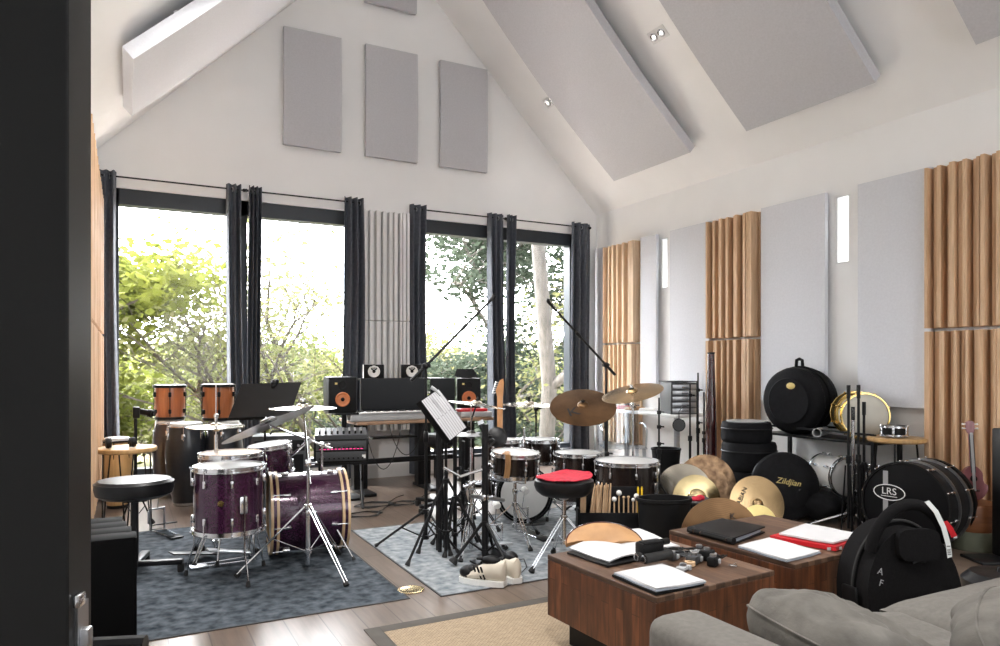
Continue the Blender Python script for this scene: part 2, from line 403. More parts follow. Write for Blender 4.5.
struct('baseboard_back', MB().box(((XL+XR)/2, YB-.008, .07), (XR-XL, .016, .14)), whitelam)
struct('baseboard_right', MB().box((XR-.008, (YF+YB)/2, .07), (.016, YB-YF, .14)), whitelam)
struct('baseboard_left', MB().box((XL+.008, (ENT+YB)/2, .07), (.016, YB-ENT, .14)), whitelam)
# windows
def window(n, x0, x1, y, z0, z1, fr=.06, headf=.15, bars=()):
    b = MB(); yy = y+.12
    b.box(((x0+x1)/2, yy, z1-headf/2), (x1-x0, .14, headf)).box(((x0+x1)/2, yy, z0+fr/2), (x1-x0, .14, fr))
    for x in (x0+fr/2, x1-fr/2): b.box((x, yy, (z0+z1)/2), (fr, .14, z1-z0))
    for x in bars: b.box((x, yy, (z0+z1)/2), (fr*.6, .10, z1-z0))
    w = struct(f'window_{n}', b, framem)
    part('window_pane', MB().box(((x0+x1)/2, yy+.01, (z0+z1)/2), (x1-x0-fr*1.6, .008, z1-z0-fr*1.6)), glass, w, smooth=0)
    return w
window(1, O1[0], 1.04, YB, SILL, HEADZ); window(2, 1.04, O1[1], YB, SILL, HEADZ)
window(3, O2[0], 4.02, YB, SILL, HEADZ); window(4, 4.02, O2[1], YB, SILL, HEADZ)
window(5, FO[0], FO[1], YF-.25, FO[2], FO[3], bars=(2.0, 3.2))  # added opening behind the camera, lets fill daylight in
for n, (y0, y1) in zip((6, 7), slots):
    b = MB()
    for yy in (y0+.006, y1-.006): b.box((XR+.14, yy, (SZ[0]+SZ[1])/2), (.27, .012, SZ[1]-SZ[0]))
    for zz in (SZ[0]+.006, SZ[1]-.006): b.box((XR+.14, (y0+y1)/2, zz), (.27, y1-y0, .012))
    w = struct(f'window_{n}', b, whitelam); part('window_pane', MB().box((XR+.2, (y0+y1)/2, (SZ[0]+SZ[1])/2), (.006, y1-y0-.02, SZ[1]-SZ[0]-.02)), glass, w, smooth=0)
struct('trim_1', MB().box(((O1[0]+O1[1])/2, YB-.004, SILL-.015), (O1[1]-O1[0]+.04, .03, .03)), framem)
struct('trim_2', MB().box(((O2[0]+O2[1])/2, YB-.004, SILL-.015), (O2[1]-O2[0]+.04, .03, .03)), framem)
# entrance door leaf, standing open just left of the camera
c1 = W(68, 365, d=.62); w_ = Vector((-.94, .34, 0)).normalized(); t_ = Vector((.342, .94, 0)).normalized(); Hd = 2.15
zz_ = .97
Md = Matrix(((w_.x, t_.x, 0, c1.x), (w_.y, t_.y, 0, c1.y), (0, 0, 1, 0), (0, 0, 0, 1)))
door = struct('door_1', MB().box((.43, .024, Hd/2+.01), (.86, .048, Hd), Md, bev=.002), doorpaint)
part('latch_plate', MB().box((-.0012, .024, .985), (.0025, .022, .10), Md).box((-.004, .024, 1.0), (.010, .012, .024), Md, bev=.002), steel, door)
part('latch_plate', MB().box((-.003, .015, 1.04), (.006, .016, .012), Md, bev=.002), chrome, door)
for yy, s in ((.048, 1), (0, -1)):
    b = MB().cyl((.055, yy, .965), (.055, yy+s*.05, .965), .010, 12, Md).cyl((.055, yy, .965), (.055, yy+s*.008, .965), .026, 20, Md)
    b.tube([(.055, yy+s*.05, .965), (.04, yy+s*.052, .965), (-.03 if s > 0 else .17, yy+s*.052, .965)], .010, 10, Md)
    part('door_handle', b, blackm, door)
struct('trim_3', MB().box((-.93, 1.10, 1.1), (.06, .12, 2.2), bev=.003), doorpaint)
# twin recessed spots in the right roof slope
SLR = Vector((-1, 0, -1)).normalized(); SLL = Vector((1, 0, -1)).normalized()
def spot_fixture(p, nrm, lab):
    r = thing('recessed_spotlight', lab, 'ceiling spotlight', p, direction=nrm, group='twin spotlights recessed in the roof slopes')
    part('trim_plate', MB().box((0, 0, .003), (.22, .12, .006), bev=.002), whitelam, r)
    for s in (-.05, .05):
        b = MB().lathe([(.030, .004), (.036, .006), (.040, .014), (.036, .018), (.028, .012)], 24, TR((s, 0, 0))); part('bezel', b, chrome, r)
        part('lens', MB().lathe([(.03, .008), (.02, .012), (0, .014)], 20, TR((s, 0, 0))), mat_lens, r)
mat_lens = mat('spot_lens', (.8,.8,.78), .2, emit=((1,.96,.9), 1.2), var=.01)
spots = [(1, 4.33, 5.1, 'twin recessed spotlight between the two big grey ceiling panels'), (1, 4.33, 6.97, 'twin recessed spotlight close to the gable wall')]
for s, x, y, lab in spots: spot_fixture((x, y, XR+EAVE-x), SLR, lab)

# ================= ACOUSTIC TREATMENT =================
def soft_panel(name, label, cat, c, ax, ay, w, h, th, group, bow=0, m=felt):
    """upholstered panel: ax,ay unit vectors of its face, c its centre at the back"""
    ax, ay = Vector(ax).normalized(), Vector(ay).normalized(); az = ax.cross(ay)
    M = Matrix((( ax.x, ay.x, az.x, c[0]), (ax.y, ay.y, az.y, c[1]), (ax.z, ay.z, az.z, c[2]), (0,0,0,1)))
    r = thing(name, label, cat, M=M, group=group)
    n = 16; vs = MB()
    def f(u, v):
        x = (u-.5)*w; y = (v-.5)*h; z = th+bow*sin(pi*v)+.006*(1-(2*u-1)**4)*(1-(2*v-1)**4)
        return (x, y, z)
    vs.sheet(f, 12, n, th=th); part('fabric_face', vs, m, r, smooth=50)
    for s_ in (-.3, .3): part('mounting_batten', MB().box((0, h*s_, -.015), (w*.8, .03, .03)), whitelam, r)
    return r
for x0, lab in ((1.44, 'leftmost of the three upright grey panels on the gable wall'), (2.31, 'middle one of the three upright grey panels on the gable wall'), (3.19, 'rightmost of the three upright grey panels on the gable wall')):
    soft_panel('acoustic_panel', lab, 'acoustic panel', (x0+.3, YB-.035, 4.14), (1,0,0), (0,0,1), .60, 1.22, .05, 'upright panels on the gable wall', bow=.012)
soft_panel('acoustic_panel', 'grey panel high up under the ridge, above the middle upright panel', 'acoustic panel', (2.60, YB-.035, 5.82), (1,0,0), (0,0,1), .60, 1.22, .05, 'upright panels on the gable wall', bow=.012)
s2 = 1/sqrt(2)
for y, lab, m in ((6.05, 'big grey panel on the roof slope nearest the gable wall, above the paler right corner', felt), (4.06, 'big grey panel hanging in the middle of the window-facing roof slope', felt), (2.08, 'big grey panel on the roof slope, cut off by the top right corner', felt)):
    zc = (3.44+5.24)/2; xc = 8.62-.055*1.414-zc
    soft_panel('ceiling_panel', lab, 'acoustic panel', (xc+.0, y, zc), (0,-1,0), (-s2,0,s2), 1.26, 2.5, .10, 'large panels slung under the roof slope', bow=.05, m=m)
zc = 4.28; soft_panel('ceiling_panel', 'white-faced panel with a grey edge on the roof slope above the curtained windows at left', 'acoustic panel', (zc-3.5+.055*1.414, 6.05, zc), (0,1,0), (s2,0,s2), 1.26, 2.5, .10, 'large panels slung under the roof slope', bow=.03, m=feltlight)
def slat_unit(name, label, c, ax, H, m, group, W_=.62, nrm=None, seed=1):
    """upright slatted diffuser: ax runs along the wall, nrm points into the room"""
    ax = Vector(ax); nrm = Vector(nrm); M = Matrix(((ax.x, nrm.x, 0, c[0]), (ax.y, nrm.y, 0, c[1]), (ax.z, nrm.z, 1, c[2]), (0,0,0,1)))
    r = thing(name, label, 'slat diffuser', M=M, group=group); R_ = random.Random(seed)
    part('back_board', MB().box((0, .008, H/2), (W_, .016, H)), m, r, smooth=0)
    x = -W_/2; k = 0; dep = [.10, .05, .085, .035, .10, .06, .09, .03, .075, .10, .045, .09, .10]
    while x < W_/2-.03:
        w = R_.choice([.026, .034, .042]); d = dep[k % len(dep)]; k += 1
        w = min(w, W_/2-x)
        part('slat', MB().box((x+w/2, .016+d/2, H/2), (w-.004, d, H), bev=.0025), m, r, smooth=0); x += w+R_.choice([.002, .008, .014])
    return r
NR = (-1, 0, 0)
for yc, w, where, mm in ((6.97, .64, 'in the far corner by the curtain', ashlight), (5.19, .62, 'behind the leaning dark tube', ash), (2.93, .60, 'nearest the ukulele', ash)):
    slat_unit('slat_diffuser', f'upper natural wood slat diffuser on the right wall {where}', (XR-.01, yc, 1.525), (0,-1,0), 1.2, mm, 'wood slat diffusers', W_=w, nrm=NR, seed=3)
    slat_unit('slat_diffuser', f'lower natural wood slat diffuser on the right wall {where}', (XR-.01, yc, .30), (0,-1,0), 1.2, mm, 'wood slat diffusers', W_=w, nrm=NR, seed=5)
slat_unit('slat_diffuser', 'upper wood slat diffuser at the right edge, beside the one above the ukulele', (XR-.01, 2.30, 1.525), (0,-1,0), 1.2, ash, 'wood slat diffusers', W_=.62, nrm=NR, seed=8)
slat_unit('slat_diffuser', 'lower wood slat diffuser at the right edge, behind the black upright case', (XR-.01, 2.30, .30), (0,-1,0), 1.2, ash, 'wood slat diffusers', W_=.62, nrm=NR, seed=9)
for k, (yc, nm) in enumerate(((6.95, 'farther from'), (6.3, 'next to'), (5.3, 'nearest'))):
    w = .62 if k < 2 else 1.0
    slat_unit('slat_diffuser', ('upper tan slat diffuser on the left wall edge-on, %s the black door' % nm), (XL+.01, yc, 1.525), (0,1,0), 1.2, ash, 'slat diffusers on the left wall', W_=w, nrm=(1,0,0), seed=3)
    slat_unit('slat_diffuser', ('lower tan slat diffuser on the left wall edge-on, %s the black door' % nm), (XL+.01, yc, .30), (0,1,0), 1.2, ash, 'slat diffusers on the left wall', W_=w, nrm=(1,0,0), seed=5)
slat_unit('slat_diffuser', 'upper white painted slat diffuser between the two pairs of windows', (2.545, YB-.01, 1.74), (1,0,0), 1.2, whiteslat, 'white slat diffusers', W_=.54, nrm=(0,-1,0), seed=4)
slat_unit('slat_diffuser', 'lower white painted slat diffuser behind the desk', (2.545, YB-.01, .53), (1,0,0), 1.2, whiteslat, 'white slat diffusers', W_=.54, nrm=(0,-1,0), seed=4)
for yc, w, lab in ((7.42, .2, 'narrow pale panel tucked into the far corner behind the last curtain'), (6.47, .28, 'pale wall panel just right of the far slat diffuser'), (5.80, .60, 'pale wall panel between the far slot window and the middle slat diffuser'),
                   (4.47, .70, 'pale wall panel behind the upright black drum bag'), (3.51, .60, 'pale wall panel above the small round wooden stool')):
    soft_panel('wall_panel', lab, 'acoustic panel', (XR-.035, yc, 1.83), (0,-1,0), (0,0,1), w, 1.82, .04, 'tall pale panels along the right wall', bow=.0, m=feltlight)

# ================= CURTAINS =================
def curtain(label, x0, x1, seed, zt=3.05, zb=.03, wob=.0):
    R_ = random.Random(seed); ph = R_.uniform(0, 6); nf = 2.6+R_.random()*.6
    r = thing('curtain', label, 'curtain', ((x0+x1)/2, YB-.11, zb), group='slate grey eyelet curtains')
    w = x1-x0; H = zt-zb
    def f(u, v):
        x = (u-.5)*w*(1+.10*(1-v)**2+.05*sin(v*5+ph)*wob)
        y = .045*sin(u*nf*2*pi+ph+.4*sin(v*2.5))*(.75+.35*(1-v))+.012*sin(u*23+v*3)
        return (x+.012*sin(v*4+ph), y, v*H)
    part('curtain_cloth', MB().sheet(f, 64, 26, .003), curtainm, r, smooth=60)
    for k in range(4):
        u = (k+.5)/4; y = .02
        part('eyelet', MB().tube([(( u-.5)*w, y+.021*cos(a), H-.05+.021*sin(a)) for a in [2*pi*i/14 for i in range(14)]], .004, 6, closed=True), steel, r)
cur = [('first curtain, beside the tan slat diffuser at the left wall', -.24, -.07), ('curtain to the right of the leftmost window, behind the two tan drums', .89, 1.03), ('curtain just right of the gap between the two left windows', 1.08, 1.20),
       ('curtain touching the left side of the white slat diffuser', 2.05, 2.27), ('curtain touching the right side of the white slat diffuser', 2.82, 3.01), ('curtain behind the headstock of the electric guitar', 3.80, 4.01), ('curtain just right of the one behind the guitar headstock', 4.04, 4.17), ('last curtain, in the corner at the right wall', 4.95, 5.24)]
for i, (lab, a, c) in enumerate(cur): curtain(lab, a, c, i+3, wob=1)
for x0, x1, lab in ((-.26, 1.05, 'thin black curtain rod over the leftmost window'), (1.07, 2.25, 'thin black curtain rod over the second window'), (2.84, 4.03, 'thin black curtain rod right of the white slat diffuser'), (4.04, 5.26, 'thin black curtain rod over the window nearest the corner')):
    r = thing('curtain_rod', lab, 'curtain rod', ((x0+x1)/2, YB-.09, 3.005), group='black curtain rods')
    L = (x1-x0)/2
    part('pole', MB().cyl((-L, 0, 0), (L, 0, 0), .008, 10), blackm, r)
    for s in (-1, 1):
        part('finial', MB().ball((s*L, 0, 0), .018, 14), blackm, r); part('bracket', MB().box((s*(L-.05), .045, 0), (.015, .09, .02)), blackm, r)

# ================= OUTDOORS =================
b = MB()
def gfun(u, v):
    x = -45+u*110; y = YB+.6+v*75
    return (x, y, -.45-.020*(y-7)*min(1, (y-7)/12)*3+1.0*noise.noise(Vector((x*.06, y*.06, 0)))*min(1, (y-8)/10)+max(0, y-45)*.22)
b.sheet(gfun, 40, 40, .1); struct('terrain', b, grass, smooth=60)
struct('terrain_terrace', MB().box((2.5, YB+1.7, -.25), (9, 2.8, .2)), mat('terrace_paving', (.62,.55,.50), .9, var=.06, scale=2))
def make_tree(label, seed, h, r0, lm, bark, nleaf, lsize, spread=.55, clump=.35, lean=(0,0), first=.3, depth=4, cat='tree', flat=.55, name='tree'):
    R_ = random.Random(seed); tb = MB(); tips = []
    def grow(p, d, L, r, lev):
        n = 4; pts = [p.copy()]; rr = [r]
        for i in range(n):
            d = (d+Vector((R_.uniform(-1,1), R_.uniform(-1,1), R_.uniform(-.6,.8)))*.16).normalized()
            p = p+d*L/n; pts.append(p.copy()); rr.append(r*(1-.45*(i+1)/n))
            if lev >= depth-2: tips.append(p.copy())
        tb.tube(pts, rr, 7 if lev < 2 else 4)
        if lev >= depth: return
        k = R_.choice([3, 4, 4, 5]) if lev < 2 else R_.choice([2, 3, 3])
        for j in range(k):
            q = pts[-1] if j == 0 else pts[R_.randint(2, n)]
            a = R_.uniform(0, 2*pi); side = Vector((cos(a), sin(a), R_.uniform(-.15, .5)))
            nd = (d*(1-spread)+side*spread).normalized()
            grow(q, nd, L*R_.uniform(.55, .8), r*.52, lev+1)
    d0 = Vector((lean[0], lean[1], 1)).normalized()
    grow(Vector((0,0,0)), d0, h*first, r0, 0)
    grow(Vector(d0)*h*first, d0, h*first, r0*.6, 1); grow(Vector(d0)*h*first*1.7, d0, h*first*.7, r0*.4, 1)
    r = thing(name, label, cat, (0,0,0)); part('trunk', tb, bark, r, smooth=60)
    lb = MB()
    for i in range(nleaf):
        t = R_.choice(tips); c = t+Vector((R_.gauss(0, clump), R_.gauss(0, clump), R_.gauss(0, clump*flat)))
        a = Vector((R_.uniform(-1,1), R_.uniform(-1,1), R_.uniform(-.5,.5))).normalized(); s = lsize*R_.uniform(.6, 1.4)
        b_ = a.cross(Vector((R_.uniform(-1,1), R_.uniform(-1,1), R_.uniform(-1,1)))).normalized()*s*.55; a = a*s
        lb.add([c-a, c+b_, c+a, c-b_], [(0,1,2,3)])
    part('foliage', lb, lm, r, smooth=0, kind='stuff')
    return r
barktrunk = mat('trunk_bark', (.105,.098,.09), .9, col2=(.05,.046,.042), scale=4, stretch=(4,4,.6), bump=.5)
maple_t = make_tree('round lime-green maple filling the left part of the leftmost window', 11, 8.6, .22, lime, barkgrey, 38000, .095, spread=.62, clump=.36)
maple_t.matrix_basis = TR((-1.3, 15.5, -4.0)) @ Matrix.Scale(.96, 4)
pale_t = make_tree('leaning pale tree with thin yellow leaves in the second window', 23, 8.6, .15, palegreen, barkgrey, 3600, .06, spread=.58, clump=.4, lean=(-.45, 0), depth=4)
pale_t.matrix_basis = TR((5.0, 15.0, -3.6))
ever_t = make_tree('dark evergreen in the third window', 5, 9.0, .17, evergreen, barkpale, 19000, .085, spread=.85, clump=.30, first=.38, flat=.35, name='evergreen_tree')
ever_t.matrix_basis = TR((8.0, 15.6, -3.2))
bare_t = make_tree('thick pale grey trunk standing in the window nearest the corner', 31, 20, .19, midgreen, barktrunk, 1200, .09, spread=.7, clump=.5, first=.55, depth=3)
bare_t.matrix_basis = TR((7.62, 12.2, -4.5))
spec = [(pale_t, 2.3, 16.5, -3.8, .85, 1.2, 'pale sparse tree right of the lime maple, at the edge of the leftmost window'), (pale_t, 3.3, 14.5, -3.4, .9, -.3, 'second leaning pale tree, low in the second window'), (ever_t, 10.4, 17.2, -3.6, 1.0, 2.0, 'dark evergreen just behind the thick pale trunk'),
        (pale_t, 7.3, 14.2, -3.6, .95, 2.6, 'sparse tree at the left edge of the third window')]
for src, x, y, z, s, rz, lab in spec: dup(src, TR((x, y, z), rz) @ Matrix.Scale(s, 4), lab)
mid_t = make_tree('mid green woodland tree beyond the windows', 41, 7.5, .12, midgreen, barkgrey, 5200, .10, spread=.6, clump=.55)
lim2 = make_tree('lime woodland tree beyond the windows', 43, 7.0, .12, lime, barkgrey, 4200, .09, spread=.6, clump=.6)
pal2 = make_tree('pale yellow woodland tree beyond the windows', 47, 8.0, .10, palegreen, barkgrey, 3000, .09, spread=.5, clump=.6)
kinds = [(mid_t, 'mid green woodland tree beyond the windows'), (lim2, 'lime woodland tree beyond the windows'), (pal2, 'pale yellow woodland tree beyond the windows')]
R5 = random.Random(5); used = set()
for i in range(40):
    row = i % 3; y = 21+row*6+R5.uniform(-1.5, 1.5); x = -4.5*(y/20)+ (i/39)*(20*y/20)+R5.uniform(-1, 1)
    k = R5.choice([0, 1, 1, 2, 2]); src, lab = kinds[k]; M = TR((x, y, -4.4-.06*row*4), R5.uniform(0, 6)) @ Matrix.Scale(R5.uniform(.75, 1.05), 4)
    g = lab.replace('tree', 'trees')
    if k not in used: src.matrix_basis = M; src['group'] = g; used.add(k)
    else: dup(src, M, group=g)
# ================= BUILDERS FOR DRUMS, STANDS, CYMBALS =================
def arcpts(c, r, a0, a1, n, ax=Vector((1,0,0)), ay=Vector((0,0,1))):
    return [Vector(c)+ax*r*cos(a0+(a1-a0)*i/n)+ay*r*sin(a0+(a1-a0)*i/n) for i in range(n+1)]
def drum(name, label, cat, c, d, R, D, shell, hd=head, hoopm=chrome, n=8, group=None, bottom=None, wood=False, lugm=chrome, rod=True, hoop_w=.010, hoop_h=.028, spin=0, edge=None):
    """a cylindrical drum, c the centre of its shell, d the direction its struck head faces"""
    r = thing(name, label, cat, c, direction=d, group=group) if spin == 0 else thing(name, label, cat, M=Matrix.Translation(c) @ frame_z(d) @ Matrix.Rotation(spin, 4, 'Z'), group=group)
    h = D/2
    part('shell', MB().lathe([(R, -h), (R+.0005, -h*.5), (R+.0005, h*.5), (R, h), (R-.006, h), (R-.006, -h)], 48, closed=True), shell, r)
    for s, m in ((1, hd), (-1, bottom or head)):
        part('drumhead', MB().lathe([(R-.002, s*(h-.004)), (R+.001, s*(h+.004)), (R*.96, s*(h+.008)), (0, s*(h+.009))], 48), m, r, label=None if s > 0 else None)
    a, b_ = (R+.002, R+.002+hoop_w)
    ho = None
    for s in (1, -1):
        z0, z1 = s*(h-hoop_h*.55), s*(h+hoop_h*.5)
        if wood:
            prof = [(a, z0), (b_, z0), (b_, z1), (a, z1)]
            o = part('hoop', MB().lathe(prof, 48, closed=True), hoopm, r)
            if edge: part('hoop_inlay', MB().lathe([(b_-.001, (z0*.68+z1*.32)), (b_+.0012, (z0*.68+z1*.32)), (b_+.0012, (z0*.32+z1*.68)), (b_-.001, (z0*.32+z1*.68))], 48, closed=True), edge, o)
        else:
            prof = [(a, z0), (b_+.002, z0), (b_+.002, z0+s*.006), (a+.003, z0+s*.007), (a+.003, z1-s*.003), (b_, z1), (a, z1)]
            o = part('hoop', MB().lathe(prof, 48, closed=True), hoopm, r)
    for s in (1, -1):
        lm = MB(); z = s*max(h-.075, h*.45) if D > .2 else s*h*.35
        lm.box((R+.008, 0, z), (.022, .018, .045), bev=.006)
        lm.cyl((R+.016, 0, z), (R+.016, 0, s*(h+.012)), .0032, 8); lm.box((R+.016, 0, s*(h+.004)), (.014, .012, .012), bev=.003)
        if D <= .2 and s > 0: lm.cyl((R+.016, 0, -h*.9), (R+.016, 0, h), .0032, 8)
        first = None
        for i in range(n):
            M = Matrix.Rotation(2*pi*(i+.5)/n, 4, 'Z')
            if first is None: first = part('lug', lm, lugm, r); first.matrix_basis = M
            else: again(first, M)
    return r
def cymbal(label, c, d, R, m=bronze, group=None, cup=.19, bow=.07, name='cymbal', cat='cymbal', spin=0, felt_nut=True, china=False):
    r = thing(name, label, cat, M=Matrix.Translation(c) @ frame_z(d) @ Matrix.Rotation(spin, 4, 'Z'), group=group)
    th = .0016; cr = R*cup; ch = R*.09
    top = [(.006, ch)]+[(cr*t, ch*sqrt(max(0, 1-t*t))*1.0) for t in (.3, .55, .75, .9)]+[(cr*1.03, -.001)]
    k = 10
    for i in range(1, k+1):
        t = i/k; top.append((cr+(R-cr)*t, -bow*R*t**1.5))
    prof = top+[(a, z-th) for a, z in reversed(top)]
    part('cymbal_plate', MB().lathe(prof, 64, closed=True), m, r)
    part('bell', MB().lathe([(cr*1.02, .0004)]+[(cr*t, ch*sqrt(1-t*t)+.0008) for t in (.9, .75, .55, .3)]+[(.006, ch+.0008)], 48), m, r)
    return r
def stand_legs(r, x, y, zt, spread, m, a0=0, double=True, n=3, rad=.006, zc=None, foot=.016, bz=.33):
    """n legs hinged at height zt, splayed to the floor, each with a rubber foot, braced to a lower collar"""
    zc = zc if zc is not None else zt*bz
    for i in range(n):
        a = a0+2*pi*i/n; dx, dy = cos(a), sin(a); px_, py_ = -dy*.011, dx*.011
        P0 = Vector((x+dx*.018, y+dy*.018, zt)); P1 = Vector((x+dx*spread, y+dy*spread, foot*1.2))
        lb = MB()
        if double:
            for s in (-1, 1): lb.tube([P0+Vector((px_, py_, 0))*s, P1+Vector((px_, py_, 0))*s*.8+Vector((0,0,.008))], rad*.75, 6)
        else: lb.cyl(P0, P1, rad, 8)
        lo = part('leg', lb, m, r, world=True)
        f = P1+(P1-P0).normalized()*.02
        u = (P1-P0).normalized()
        part('rubber_foot', MB().tube([P1-u*.025, P1, P1+u*.012], [foot*.6, foot, foot*1.05], 10), rubber, lo, world=True)
        Q = P0.lerp(P1, .48); part('brace', MB().tube([Vector((x+dx*.016, y+dy*.016, zc)), Q], rad*.6, 6), m, r, world=True)
    for zz in (zt, zc): part('collar', MB().lathe([(.012, -.015), (.023, -.013), (.023, .013), (.012, .015)], 14, TR((x, y, zz))), m, r, world=True)
def clamp(r, p, m, s=.016, name='clamp'):
    part(name, MB().box(p, (s*2, s*2, s*2.2), bev=s*.4).cyl(Vector(p)+Vector((s, 0, 0)), Vector(p)+Vector((s*2.6, 0, 0)), s*.35, 8).box(Vector(p)+Vector((s*2.8, 0, 0)), (.006, .034, .012), bev=.002), m, r, world=True)
def cymbal_stand(label, x, y, h, m=chrome, spread=.30, zt=.36, a0=.3, boom=None, tip=None, double=True, name='cymbal_stand', cat='cymbal stand', group=None, rad=.011, tipd=None):
    """upright or boom stand; boom = world point where the cymbal sits"""
    r = thing(name, label, cat, (x, y, 0), group=group)
    stand_legs(r, x, y, zt, spread, m, a0, double)
    part('lower_tube', MB().cyl((x, y, .05), (x, y, h*.55), rad, 14), m, r, world=True)
    part('upper_tube', MB().cyl((x, y, h*.55), (x, y, h), rad*.72, 14), m, r, world=True)
    clamp(r, (x, y, h*.55), m)
    top = Vector((x, y, h))
    if boom is not None:
        boom = Vector(boom); clamp(r, (x, y, h), m, .018, 'boom_tilter')
        u = (boom-top).normalized(); back = top-u*min(.16, (boom-top).length*.6)
        part('boom_arm', MB().cyl(back, boom-UP*.03*0, rad*.55, 10), m, r, world=True); top = boom
    td = Vector(tipd if tipd is not None else (0,0,1)).normalized()
    part('tilter_rod', MB().cyl(top-td*.035, top+td*.055, .004, 8), m, r, world=True)
    part('felt_washer', MB().lathe([(.004, .0), (.019, .001), (.019, .009), (.004, .010)], 16, Matrix.Translation(top+td*.016) @ frame_z(td)), rubber, r, world=True)
    part('wing_nut', MB().lathe([(.003, 0), (.010, .001), (.008, .014), (.003, .018)], 12, Matrix.Translation(top+td*.030) @ frame_z(td)).box((0,0,.012), (.034, .005, .012), Matrix.Translation(top+td*.030) @ frame_z(td), bev=.002), blackm if m is not chrome else m, r, world=True)
    return r
def mic_stand(label, x, y, h, tip, tail=.3, a0=0, name='microphone_stand', spread=.34, zt=.42, clip=True):
    r = thing(name, label, 'microphone stand', (x, y, 0))
    stand_legs(r, x, y, zt*.55, spread, blackm, a0, False, rad=.009, zc=.05, foot=.013)
    part('lower_tube', MB().cyl((x, y, .04), (x, y, h*.6), .012, 14), blackm, r, world=True); part('upper_tube', MB().cyl((x, y, h*.6), (x, y, h), .008, 12), blackm, r, world=True)
    part('height_clutch', MB().lathe([(.012, -.04), (.018, -.03), (.018, .03), (.012, .04)], 14, TR((x, y, h*.6))), blackm, r, world=True)
    top = Vector((x, y, h)); tip = Vector(tip); u = (tip-top).normalized()
    part('boom_clutch', MB().ball(top, .024, 12).cyl(top-Vector((.03, 0, 0)), top+Vector((.03, 0, 0)), .015, 12), blackm, r, world=True)
    part('boom_arm', MB().cyl(top-u*tail, tip, .0095, 10), blackm, r, world=True)
    part('boom_sleeve', MB().cyl(top+u*.36, top+u*.42, .015, 10), blackm, r, world=True)
    part('counterweight', MB().cyl(top-u*(tail+.03), top-u*(tail-.09), .012, 12), blackm, r, world=True)
    if clip:
        part('microphone_clip', MB().tube([tip, tip+u*.03, tip+u*.06+UP*.004], [.009, .014, .012], 10).box(tip+u*.05+UP*.01, (.022, .022, .03), bev=.005), blackm, r, world=True)
    return r
def rug(name, label, x0, x1, y0, y1, m, edge, bw=.02, th=.004, rz=0):
    cx, cy = (x0+x1)/2, (y0+y1)/2; r = thing(name, label, 'rug', (cx, cy, 0), rz)
    w, l = x1-x0, y1-y0
    part('pile', MB().box((0, 0, th/2+.001), (w-2*bw, l-2*bw, th), bev=.003), m, r)
    b = MB()
    for s in (-1, 1): b.box((s*(w/2-bw/2), 0, th/2+.0005), (bw, l, th+.001), bev=.002)
    for s in (-1, 1): b.box((0, s*(l/2-bw/2), th/2+.0005), (w-2*bw, bw, th+.001), bev=.002)
    part('border', b, edge, r); return r
rug('area_rug', 'dark blue-grey mottled rug under the purple drum kit', -.16, 1.345, 3.58, 5.95, rugblue, rugedge, .012)
rug('area_rug', 'pale grey faded rug under the black drum kit', 1.50, 4.05, 3.53, 5.26, rugpale, rugedge, .012)
rug('sisal_rug', 'beige woven sisal rug with a taupe border under the front coffee table', .99, 4.3, .2, 3.26, sisal, sisaledge, .075, rz=0)
solo('floor_box', MB().lathe([(.075, 0), (.075, .004), (.068, .006), (.06, .004), (0, .004)], 32), brass, 'round brass floor socket cover between the two drum rugs', 'floor socket', TR((1.345+.055, 3.72, .0005)))
FZ = .006   # top of the rugs

# ================= PURPLE DRUM KIT =================
def P2(px, d, z=0): x, y = WX(px, d); return Vector((x, y, z))
ft = P2(229, 4.15)
t1 = drum('floor_tom', 'purple sparkle floor tom at the front of the purple kit, with a round badge', 'drum', (ft.x, ft.y, .475), (0,0,1), .188, .36, purple, spin=.35)
for a in (2.55, -1.3, .6):   # three bent legs
    q = Vector((cos(a), sin(a), 0)); o = Vector((ft.x, ft.y, 0))+q*.213
    lo = part('leg', MB().tube([o+UP*.52, o+UP*.20, o+q*.035+UP*.10, o+q*.05+UP*.03], .0055, 8), chrome, t1, world=True)
    part('rubber_foot', MB().cyl(o+q*.049+UP*.045, o+q*.053+UP*.013, .010, 10, r1=.013), rubber, lo, world=True)
    part('leg_bracket', MB().box((0,0,0), (.02, .045, .10), Matrix.Translation(o-q*.012+UP*.46) @ Matrix.Rotation(a, 4, 'Z'), bev=.008), chrome, t1, world=True)
ab = (-1.92); nq = Vector((cos(ab), sin(ab), 0))
part('badge', MB().lathe([(0, 0), (.017, 0), (.017, .002), (.004, .003), (0, .003)], 24, Matrix.Translation(Vector((ft.x, ft.y, .475))+nq*.1885) @ frame_z(nq)), gold, t1, world=True, label='round gold badge')
f2 = P2(231, 4.62)
t2 = drum('floor_tom', 'second floor tom, its tan head showing just behind the front purple one', 'drum', (f2.x, f2.y, .49), (0,0,1), .188, .36, purple, hd=headtan)
for a in (2.2, .1, -2.0+6.28):
    q = Vector((cos(a), sin(a), 0)); o = Vector((f2.x, f2.y, 0))+q*.213
    lo = part('leg', MB().tube([o+UP*.5, o+UP*.16, o+q*.03+UP*.08, o+q*.04+UP*.03], .0055, 8), chrome, t2, world=True)
    part('rubber_foot', MB().cyl(o+q*.039+UP*.045, o+q*.042+UP*.013, .010, 10, r1=.013), rubber, lo, world=True)
rt = P2(271, 5.05)
t3 = drum('rack_tom', 'small purple sparkle tom held above the purple bass drum', 'drum', (rt.x, rt.y, .575), (-.12,-.02,1), .142, .205, purple, n=6)
bl, br_ = Vector((.83, 4.80, .285)), Vector((1.30, 4.75, .285)); bc = (bl+br_)/2
